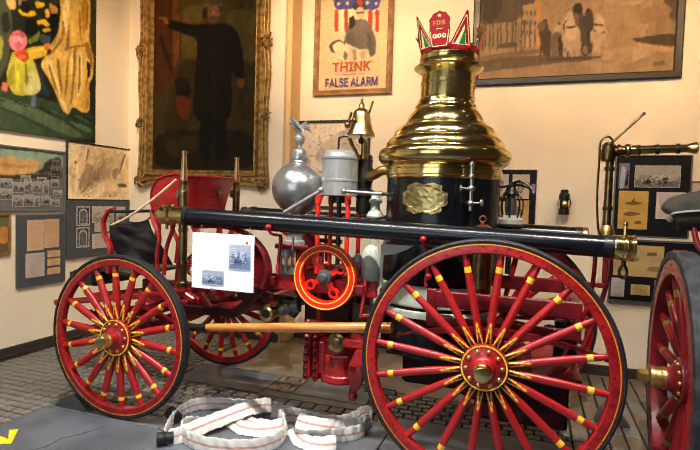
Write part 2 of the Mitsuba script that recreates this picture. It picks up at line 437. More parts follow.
# ------------------------------------------------------------------ pictures on the walls
PICS = {
 'mural': [[[[0.409,0.276],[0.749,0.365],[1.141,0.391],[1.599,0.359],[2.04,0.282],[2.043,0.012],[0.407,-0.025]],[52,68,50]],[[[0.573,0.276],[0.937,0.303],[1.249,0.275],[1.6,0.192],[1.93,0.054],[1.728,0.029],[1.362,0.115],[0.937,0.22],[0.572,0.207]],[84,100,74]],[[[0.659,0.188],[1.037,0.181],[1.42,0.052],[1.362,-0.006],[0.658,0.03]],[64,82,60]],[[[1.6,0.275],[1.969,0.381],[2.04,0.304],[2.042,0.091],[1.793,0.156]],[44,60,44]],[[[1.676,0.203],[1.999,0.163],[2.014,0.109],[1.86,0.122]],[86,104,78]],[[[0.879,1.083],[0.996,1.289],[1.057,1.051],[1.017,0.666],[0.879,0.356]],[70,74,52]],[[[1.335,1.142],[1.592,1.534],[1.643,1.244],[1.475,0.885],[1.359,0.754]],[24,26,22]],[[[1.956,1.672],[2.068,1.715],[2.065,0.713],[1.991,0.918]],[58,56,34]],[[[0.976,1.227],[1.077,1.282],[1.087,1.164],[1.026,1.134]],[222,190,110]],[[[0.842,0.891],[0.967,0.856],[0.937,0.645],[0.841,0.584]],[160,150,60]],[[[1.097,1.159],[1.16,1.18],[1.203,1.176],[1.29,1.215],[1.301,1.18],[1.224,1.135],[1.15,1.12]],[226,176,30]],[[[1.29,1.313],[1.379,1.335],[1.414,1.308],[1.357,1.268],[1.301,1.248]],[230,184,40]],[[[1.312,1.125],[1.403,1.175],[1.462,1.134],[1.438,1.106],[1.369,1.114],[1.324,1.09]],[220,172,40]],[[[1.369,1.065],[1.462,1.104],[1.474,1.077],[1.392,1.042]],[190,150,40]],[[[1.118,1.317],[1.181,1.331],[1.16,1.237],[1.108,1.2]],[150,140,110]],[[[1.449,1.35],[1.544,1.353],[1.556,1.297],[1.497,1.236],[1.461,1.284]],[205,140,70]],[[[1.203,0.907],[1.313,0.998],[1.358,1.051],[1.336,0.946],[1.225,0.875]],[100,110,50]],[[[1.335,1.005],[1.474,1.027],[1.474,0.966],[1.37,0.916]],[60,74,80]],[[[1.248,0.667],[1.336,0.728],[1.383,0.56],[1.477,0.418],[1.315,0.406]],[40,48,58]],[[[1.259,0.415],[1.304,0.424],[1.304,0.265],[1.249,0.266]],[92,110,130]],[[[1.037,0.718],[1.077,0.766],[1.204,0.791],[1.28,0.734],[1.337,0.59],[1.36,0.455],[1.315,0.406],[1.141,0.352],[1.068,0.357],[1.017,0.422],[0.987,0.509]],[190,178,62]],[[[1.037,0.614],[1.078,0.662],[1.068,0.452],[1.017,0.403],[0.987,0.472]],[150,142,48]],[[[1.248,0.667],[1.348,0.553],[1.36,0.445],[1.248,0.374],[1.151,0.393]],[206,200,128]],[[[0.957,0.446],[1.007,0.439],[0.997,0.362],[0.937,0.368]],[206,110,90]],[[[1.204,0.83],[1.404,0.916],[1.439,0.896],[1.428,0.812],[1.247,0.725],[1.204,0.753]],[206,170,52]],[[[1.203,0.897],[1.198,0.861],[1.181,0.826],[1.156,0.796],[1.125,0.776],[1.092,0.767],[1.062,0.771],[1.038,0.786],[1.022,0.811],[1.016,0.843],[1.022,0.878],[1.038,0.912],[1.062,0.941],[1.092,0.962],[1.124,0.972],[1.155,0.97],[1.181,0.955],[1.198,0.93]],[222,112,124]],[[[1.155,0.874],[1.152,0.85],[1.142,0.827],[1.127,0.808],[1.108,0.795],[1.088,0.789],[1.07,0.792],[1.055,0.802],[1.045,0.819],[1.042,0.841],[1.045,0.864],[1.055,0.887],[1.07,0.906],[1.088,0.919],[1.108,0.925],[1.126,0.923],[1.142,0.913],[1.152,0.896]],[236,150,150]],[[[1.067,0.745],[1.193,0.827],[1.236,0.742],[1.183,0.68],[1.088,0.712]],[186,74,40]],[[[1.381,0.909],[1.451,0.959],[1.486,0.909],[1.416,0.859]],[206,110,70]],[[[1.554,1.723],[1.982,1.9],[1.974,1.264],[1.961,1.129],[2.034,0.951],[2.022,0.725],[1.966,0.647],[1.983,0.362],[1.927,0.308],[1.752,0.365],[1.675,0.224],[1.574,0.375],[1.476,0.561],[1.359,0.694],[1.393,0.783],[1.499,0.872],[1.451,0.899],[1.558,1.072],[1.593,1.33]],[216,172,84]],[[[1.595,1.042],[1.644,1.057],[1.499,0.851],[1.428,0.792],[1.498,0.892]],[150,108,44]],[[[1.657,0.998],[1.694,1.26],[1.708,1.013],[1.671,0.918]],[150,108,44]],[[[1.76,1.007],[1.799,1.018],[1.776,0.648],[1.739,0.384],[1.713,0.379],[1.749,0.685]],[150,108,44]],[[[1.906,1.091],[1.961,1.107],[2.019,0.947],[1.963,0.91],[1.907,1.026]],[150,108,44]],[[[1.645,0.953],[1.907,1.07],[1.907,1.048],[1.645,0.932]],[150,108,44]],[[[1.535,0.8],[1.571,0.83],[1.623,0.51],[1.598,0.463]],[150,108,44]],[[[1.574,0.437],[1.674,0.372],[1.701,0.228],[1.599,0.359]],[238,206,132]],[[[1.617,1.441],[1.718,1.477],[1.669,1.148],[1.619,1.07]],[238,206,132]],[[[1.8,0.954],[1.88,0.976],[1.884,0.563],[1.804,0.439]],[238,206,132]],[[[1.936,0.903],[1.992,0.873],[1.993,0.741],[1.938,0.684]],[40,36,20]],[[[1.405,0.746],[1.475,0.804],[1.524,0.592],[1.476,0.601]],[238,206,132]],[[[1.848,1.525],[1.943,1.559],[1.946,1.277],[1.879,1.148]],[186,130,34]],[[[1.558,1.072],[1.522,0.96],[1.428,0.832],[1.463,0.882],[1.534,1.024]],[150,108,44]],[[[1.606,1.231],[1.631,1.239],[1.644,1.099],[1.595,0.981]],[150,108,44]],[[[1.93,1.511],[1.957,1.521],[1.946,1.234],[1.919,1.225]],[150,108,44]],[[[1.823,1.409],[1.849,1.418],[1.865,1.144],[1.839,1.072]],[176,122,34]],[[[1.671,0.835],[1.697,0.841],[1.674,0.499],[1.636,0.407]],[150,108,44]],[[[1.827,0.918],[1.854,0.925],[1.856,0.623],[1.817,0.463]],[150,108,44]],[[[1.44,0.715],[1.464,0.741],[1.549,0.515],[1.525,0.489]],[150,108,44]],[[[1.99,1.093],[2.019,0.947],[2.007,0.744],[1.977,0.914]],[150,108,44]],[[[1.722,0.932],[1.761,0.943],[1.736,0.703],[1.711,0.676]],[238,206,132]],[[[1.91,0.678],[1.965,0.713],[1.968,0.404],[1.927,0.33]],[190,134,36]],[[[1.5,0.688],[1.524,0.694],[1.598,0.463],[1.574,0.437]],[238,206,132]],[[[1.119,0.977],[1.161,0.971],[1.182,0.92],[1.119,0.92]],[150,90,80]],[[[1.016,0.88],[1.057,0.929],[1.139,0.955],[1.182,0.92],[1.161,0.933],[1.077,0.908]],[196,84,100]],[[[1.057,0.826],[1.119,0.882],[1.161,0.837],[1.098,0.781]],[196,90,104]],[[[1.088,0.712],[1.161,0.76],[1.204,0.753],[1.161,0.703]],[222,104,60]],[[[1.183,0.67],[1.204,0.675],[1.226,0.525],[1.194,0.44]],[120,116,26]],[[[1.098,0.592],[1.119,0.597],[1.12,0.387],[1.088,0.38]],[214,204,60]],[[[1.247,0.822],[1.381,0.889],[1.381,0.87],[1.247,0.793]],[236,200,90]],[[[1.311,1.389],[1.402,1.442],[1.425,1.371],[1.357,1.307]],[40,38,34]],[[[1.139,1.268],[1.202,1.31],[1.246,1.248],[1.224,1.164],[1.139,1.154]],[26,26,24]],[[[1.182,1.092],[1.29,1.147],[1.335,1.044],[1.247,0.958],[1.182,0.977]],[20,22,20]],[[[1.473,1.248],[1.544,1.282],[1.545,1.15],[1.485,1.091]],[20,22,20]],[[[0.937,1.067],[1.016,1.112],[1.036,0.951],[0.957,0.89]],[40,42,34]],[[[1.448,1.4],[1.543,1.455],[1.568,1.382],[1.472,1.338]],[54,52,40]],[[[1.16,1.313],[1.213,1.342],[1.213,1.295],[1.16,1.266]],[196,150,110]],[[[1.403,1.264],[1.449,1.29],[1.461,1.214],[1.415,1.188]],[226,176,40]],[[[0.841,0.294],[0.977,0.274],[0.977,0.261],[0.841,0.276]],[30,42,30]],[[[0.957,0.292],[1.099,0.268],[1.099,0.254],[0.957,0.274]],[70,92,70]],[[[1.078,0.291],[1.227,0.262],[1.227,0.248],[1.078,0.272]],[30,42,30]],[[[1.205,0.289],[1.361,0.255],[1.361,0.241],[1.205,0.27]],[70,92,70]],[[[1.338,0.287],[1.502,0.249],[1.502,0.234],[1.338,0.267]],[30,42,30]],[[[1.478,0.286],[1.65,0.241],[1.65,0.227],[1.478,0.265]],[70,92,70]],[[[1.624,0.284],[1.806,0.234],[1.806,0.219],[1.625,0.263]],[30,42,30]],[[[1.779,0.282],[1.97,0.226],[1.97,0.211],[1.779,0.26]],[70,92,70]],[[[1.942,0.279],[2.143,0.218],[2.144,0.202],[1.942,0.257]],[30,42,30]]],
 'board_1_top': [[[[0.071,0.576],[1.158,0.586],[1.141,0.398],[0.07,0.349]],[140,164,140]],[[[0.071,0.436],[0.437,0.485],[0.538,0.523],[0.642,0.493],[0.795,0.496],[0.909,0.496],[0.863,0.461],[0.818,0.357],[0.437,0.335],[0.07,0.332]],[206,160,100]],[[[0.91,0.465],[1.004,0.534],[1.128,0.556],[1.129,0.397],[0.864,0.36],[0.841,0.379],[0.91,0.424]],[58,54,46]],[[[0.07,0.332],[0.818,0.347],[1.129,0.376],[1.129,0.312],[0.07,0.279]],[64,56,44]],[[[0.157,0.408],[0.437,0.439],[0.75,0.443],[0.751,0.413],[0.437,0.401],[0.157,0.373]],[180,138,84]]],
 'map': [[[[0.029,0.6],[0.908,0.601],[0.91,0.02],[0.033,0.018]],[206,178,138]],[[[0.273,0.583],[0.875,0.573],[0.826,0.483],[0.73,0.283],[0.635,0.218],[0.451,0.198],[0.334,0.171],[0.221,0.099],[0.166,0.086],[0.139,0.141],[0.192,0.298],[0.26,0.436]],[186,158,118]],[[[0.246,0.413],[0.361,0.377],[0.391,0.264],[0.221,0.121],[0.166,0.097],[0.152,0.152],[0.219,0.3]],[150,124,92]],[[[0.404,0.38],[0.633,0.372],[0.603,0.252],[0.421,0.22]],[166,138,100]],[[[0.648,0.374],[0.745,0.38],[0.698,0.233],[0.634,0.278]],[150,124,92]],[[[0.273,0.572],[0.301,0.575],[0.26,0.436],[0.233,0.39]],[120,98,74]],[[[0.825,0.556],[0.858,0.559],[0.778,0.334],[0.73,0.283]],[120,98,74]],[[[0.731,0.199],[0.881,0.193],[0.881,0.143],[0.732,0.15]],[86,78,70]],[[[0.482,0.084],[0.732,0.102],[0.733,0.03],[0.453,0.025]],[186,160,124]],[[[0.131,0.404],[0.13,0.397],[0.126,0.391],[0.12,0.386],[0.113,0.383],[0.106,0.382],[0.099,0.384],[0.093,0.388],[0.09,0.394],[0.088,0.4],[0.089,0.407],[0.093,0.413],[0.099,0.418],[0.106,0.421],[0.113,0.422],[0.12,0.42],[0.126,0.416],[0.13,0.41]],[120,98,74]],[[[0.109,0.337],[0.108,0.333],[0.106,0.329],[0.103,0.327],[0.099,0.325],[0.095,0.325],[0.091,0.326],[0.088,0.328],[0.086,0.331],[0.085,0.335],[0.085,0.339],[0.088,0.342],[0.091,0.345],[0.095,0.346],[0.099,0.347],[0.103,0.346],[0.106,0.343],[0.108,0.34]],[120,98,74]],[[[0.175,0.484],[0.174,0.481],[0.172,0.477],[0.169,0.474],[0.165,0.473],[0.161,0.472],[0.157,0.473],[0.154,0.475],[0.151,0.479],[0.151,0.482],[0.151,0.486],[0.153,0.49],[0.157,0.492],[0.161,0.494],[0.165,0.494],[0.169,0.493],[0.172,0.491],[0.174,0.488]],[120,98,74]],[[[0.095,0.248],[0.094,0.245],[0.092,0.242],[0.09,0.24],[0.086,0.238],[0.082,0.238],[0.079,0.239],[0.076,0.241],[0.074,0.244],[0.074,0.247],[0.074,0.251],[0.076,0.254],[0.079,0.256],[0.082,0.257],[0.086,0.257],[0.089,0.257],[0.092,0.254],[0.094,0.252]],[120,98,74]],[[[0.164,0.208],[0.163,0.204],[0.161,0.201],[0.158,0.199],[0.154,0.198],[0.15,0.197],[0.146,0.198],[0.142,0.201],[0.14,0.203],[0.139,0.207],[0.14,0.21],[0.142,0.213],[0.145,0.216],[0.149,0.217],[0.154,0.217],[0.158,0.216],[0.161,0.214],[0.163,0.211]],[120,98,74]],[[[0.621,0.051],[0.62,0.047],[0.617,0.044],[0.613,0.041],[0.608,0.04],[0.603,0.039],[0.598,0.041],[0.593,0.043],[0.591,0.047],[0.59,0.051],[0.591,0.055],[0.593,0.059],[0.597,0.061],[0.603,0.063],[0.608,0.063],[0.613,0.062],[0.617,0.059],[0.62,0.056]],[120,98,74]]],
 'portrait': [[[[-0.045,2.368],[0.354,2.323],[0.345,1.333],[0.294,1.009],[-0.021,0.88]],[52,26,9]],[[[0.242,2.336],[0.354,2.323],[0.359,1.285],[0.277,1.173]],[78,42,14]],[[[0.354,2.323],[1.386,2.207],[1.399,1.159],[0.374,1.261]],[52,42,16]],[[[0.418,1.904],[0.692,1.902],[0.723,1.718],[0.394,1.676]],[66,54,22]],[[[0.986,1.808],[1.371,1.796],[1.377,1.533],[1.045,1.536]],[64,52,22]],[[[1.045,1.514],[1.378,1.511],[1.373,1.204],[1.156,1.217]],[56,46,20]],[[[0.395,1.653],[0.617,1.567],[0.622,1.316],[0.387,1.307]],[60,50,20]],[[[0.374,1.284],[0.623,1.293],[0.582,0.58],[0.279,0.232],[0.129,0.59]],[34,25,10]],[[[0.293,1.079],[0.461,1.094],[0.548,0.905],[0.438,0.817],[0.324,0.891]],[14,11,8]],[[[0.324,0.891],[0.549,0.836],[0.499,0.582],[0.357,0.632]],[66,28,12]],[[[1.156,1.217],[1.386,1.204],[1.389,0.563],[1.171,0.568]],[36,28,12]],[[[0.029,0.473],[1.404,0.452],[1.411,-0.001],[0.022,0.005]],[22,18,11]],[[[0.133,0.352],[0.695,0.416],[0.644,0.231],[0.281,0.114]],[34,26,12]],[[[0.055,1.586],[0.112,1.605],[0.291,1.173],[0.234,1.152]],[30,18,8]],[[[0.75,1.693],[0.533,1.688],[0.209,1.784],[0.167,1.717],[0.226,1.655],[0.618,1.522],[0.596,1.272],[0.555,0.558],[1.093,0.547],[1.079,1.176],[1.108,1.063],[1.251,1.012],[1.217,1.346],[1.121,1.619],[0.923,1.679]],[13,11,9]],[[[0.65,0.602],[1.04,0.593],[1.024,0.116],[0.892,0.093],[0.857,0.46],[0.811,0.093],[0.688,0.115]],[10,9,9]],[[[0.781,1.487],[0.862,1.482],[0.879,0.688],[0.827,0.598]],[18,15,11]],[[[0.195,1.797],[0.108,1.821],[0.043,1.821],[0.044,1.804],[0.123,1.779],[0.153,1.73],[0.21,1.714]],[96,56,28]],[[[1.147,1.039],[1.237,1.035],[1.252,0.967],[1.214,0.924],[1.162,0.949]],[84,48,24]],[[[0.908,1.787],[0.904,1.755],[0.891,1.727],[0.87,1.708],[0.844,1.698],[0.816,1.701],[0.79,1.714],[0.768,1.738],[0.753,1.768],[0.748,1.801],[0.752,1.833],[0.765,1.861],[0.786,1.88],[0.812,1.889],[0.84,1.887],[0.866,1.873],[0.888,1.85],[0.902,1.82]],[104,66,40]],[[[0.719,1.877],[0.666,1.836],[0.668,1.757],[0.736,1.728]],[30,22,14]],[[[0.692,1.879],[0.717,1.99],[0.93,1.969],[0.945,1.879],[0.853,1.876]],[62,52,36]],[[[0.665,1.893],[0.773,1.866],[0.946,1.867],[0.945,1.89],[0.773,1.894],[0.692,1.913]],[86,74,52]],[[[0.749,1.761],[0.829,1.771],[0.909,1.748],[0.897,1.693],[0.831,1.664],[0.764,1.692]],[66,46,32]],[[[0.767,1.833],[0.814,1.829],[0.814,1.814],[0.768,1.818]],[40,24,16]],[[[0.848,1.826],[0.894,1.822],[0.894,1.807],[0.848,1.811]],[40,24,16]],[[[0.82,1.823],[0.841,1.821],[0.85,1.775],[0.815,1.778]],[124,82,50]]],
 'poster': [[[[0.156,1.127],[0.68,1.074],[0.704,0.688],[0.64,0.586],[0.458,0.534],[0.244,0.615],[0.157,0.732]],[226,206,170]],[[[0.161,0.896],[0.214,0.892],[0.222,0.639],[0.171,0.643]],[176,62,40]],[[[0.28,0.886],[0.332,0.881],[0.34,0.63],[0.29,0.634]],[176,62,40]],[[[0.56,0.861],[0.61,0.856],[0.618,0.609],[0.57,0.613]],[176,62,40]],[[[0.64,0.854],[0.69,0.849],[0.698,0.603],[0.65,0.607]],[176,62,40]],[[[0.144,1.128],[0.691,1.073],[0.698,0.87],[0.608,0.846],[0.435,0.883],[0.247,0.878],[0.163,0.907]],[74,74,140]],[[[0.209,0.979],[0.216,0.96],[0.236,0.958],[0.22,0.948],[0.227,0.929],[0.21,0.942],[0.193,0.933],[0.199,0.95],[0.182,0.963],[0.202,0.961]],[226,206,170]],[[[0.315,0.974],[0.322,0.956],[0.342,0.953],[0.327,0.944],[0.333,0.925],[0.316,0.937],[0.3,0.928],[0.305,0.946],[0.289,0.959],[0.309,0.957]],[226,206,170]],[[[0.548,0.952],[0.555,0.934],[0.574,0.932],[0.559,0.922],[0.565,0.904],[0.549,0.916],[0.533,0.907],[0.538,0.924],[0.522,0.937],[0.542,0.935]],[226,206,170]],[[[0.65,0.943],[0.657,0.925],[0.677,0.922],[0.662,0.913],[0.668,0.895],[0.652,0.907],[0.636,0.898],[0.641,0.915],[0.625,0.927],[0.645,0.926]],[226,206,170]],[[[0.303,0.611],[0.347,0.717],[0.392,0.767],[0.543,0.755],[0.615,0.652],[0.665,0.52],[0.67,0.369],[0.58,0.331],[0.393,0.364],[0.272,0.46]],[104,96,90]],[[[0.376,0.91],[0.42,0.992],[0.501,0.985],[0.55,0.873],[0.516,0.854],[0.4,0.864]],[60,60,80]],[[[0.421,0.949],[0.466,0.999],[0.503,0.92],[0.469,0.891]],[176,62,40]],[[[0.523,0.821],[0.521,0.799],[0.513,0.78],[0.499,0.767],[0.482,0.761],[0.464,0.762],[0.447,0.772],[0.433,0.787],[0.423,0.808],[0.419,0.83],[0.421,0.852],[0.43,0.871],[0.443,0.884],[0.46,0.89],[0.478,0.889],[0.495,0.88],[0.51,0.864],[0.519,0.844]],[206,180,150]],[[[0.424,0.84],[0.517,0.843],[0.518,0.822],[0.425,0.819]],[60,50,46]],[[[0.333,0.783],[0.402,0.81],[0.429,0.71],[0.361,0.65]],[44,40,40]],[[[0.304,0.589],[0.384,0.648],[0.436,0.492],[0.344,0.433]],[90,84,78]],[[[0.547,0.636],[0.605,0.589],[0.646,0.392],[0.579,0.353]],[84,80,76]],[[[0.104,0.493],[0.15,0.545],[0.245,0.56],[0.319,0.489],[0.227,0.396],[0.142,0.424]],[76,70,70]],[[[0.14,0.501],[0.246,0.538],[0.319,0.478],[0.393,0.364],[0.325,0.303],[0.228,0.352]],[226,206,170]],[[[0.294,0.524],[0.39,0.474],[0.484,0.424],[0.576,0.44],[0.603,0.33],[0.443,0.274],[0.325,0.303]],[214,194,158]],[[[0.391,0.43],[0.437,0.449],[0.453,0.317],[0.407,0.309]],[150,136,116]],[[[0.297,0.436],[0.345,0.389],[0.324,0.314],[0.287,0.36]],[120,110,100]],[[[0.485,0.402],[0.554,0.42],[0.557,0.333],[0.5,0.314]],[180,162,132]],[[[0.204,0.354],[0.325,0.303],[0.649,0.306],[0.627,0.285],[0.302,0.282]],[170,150,120]]],
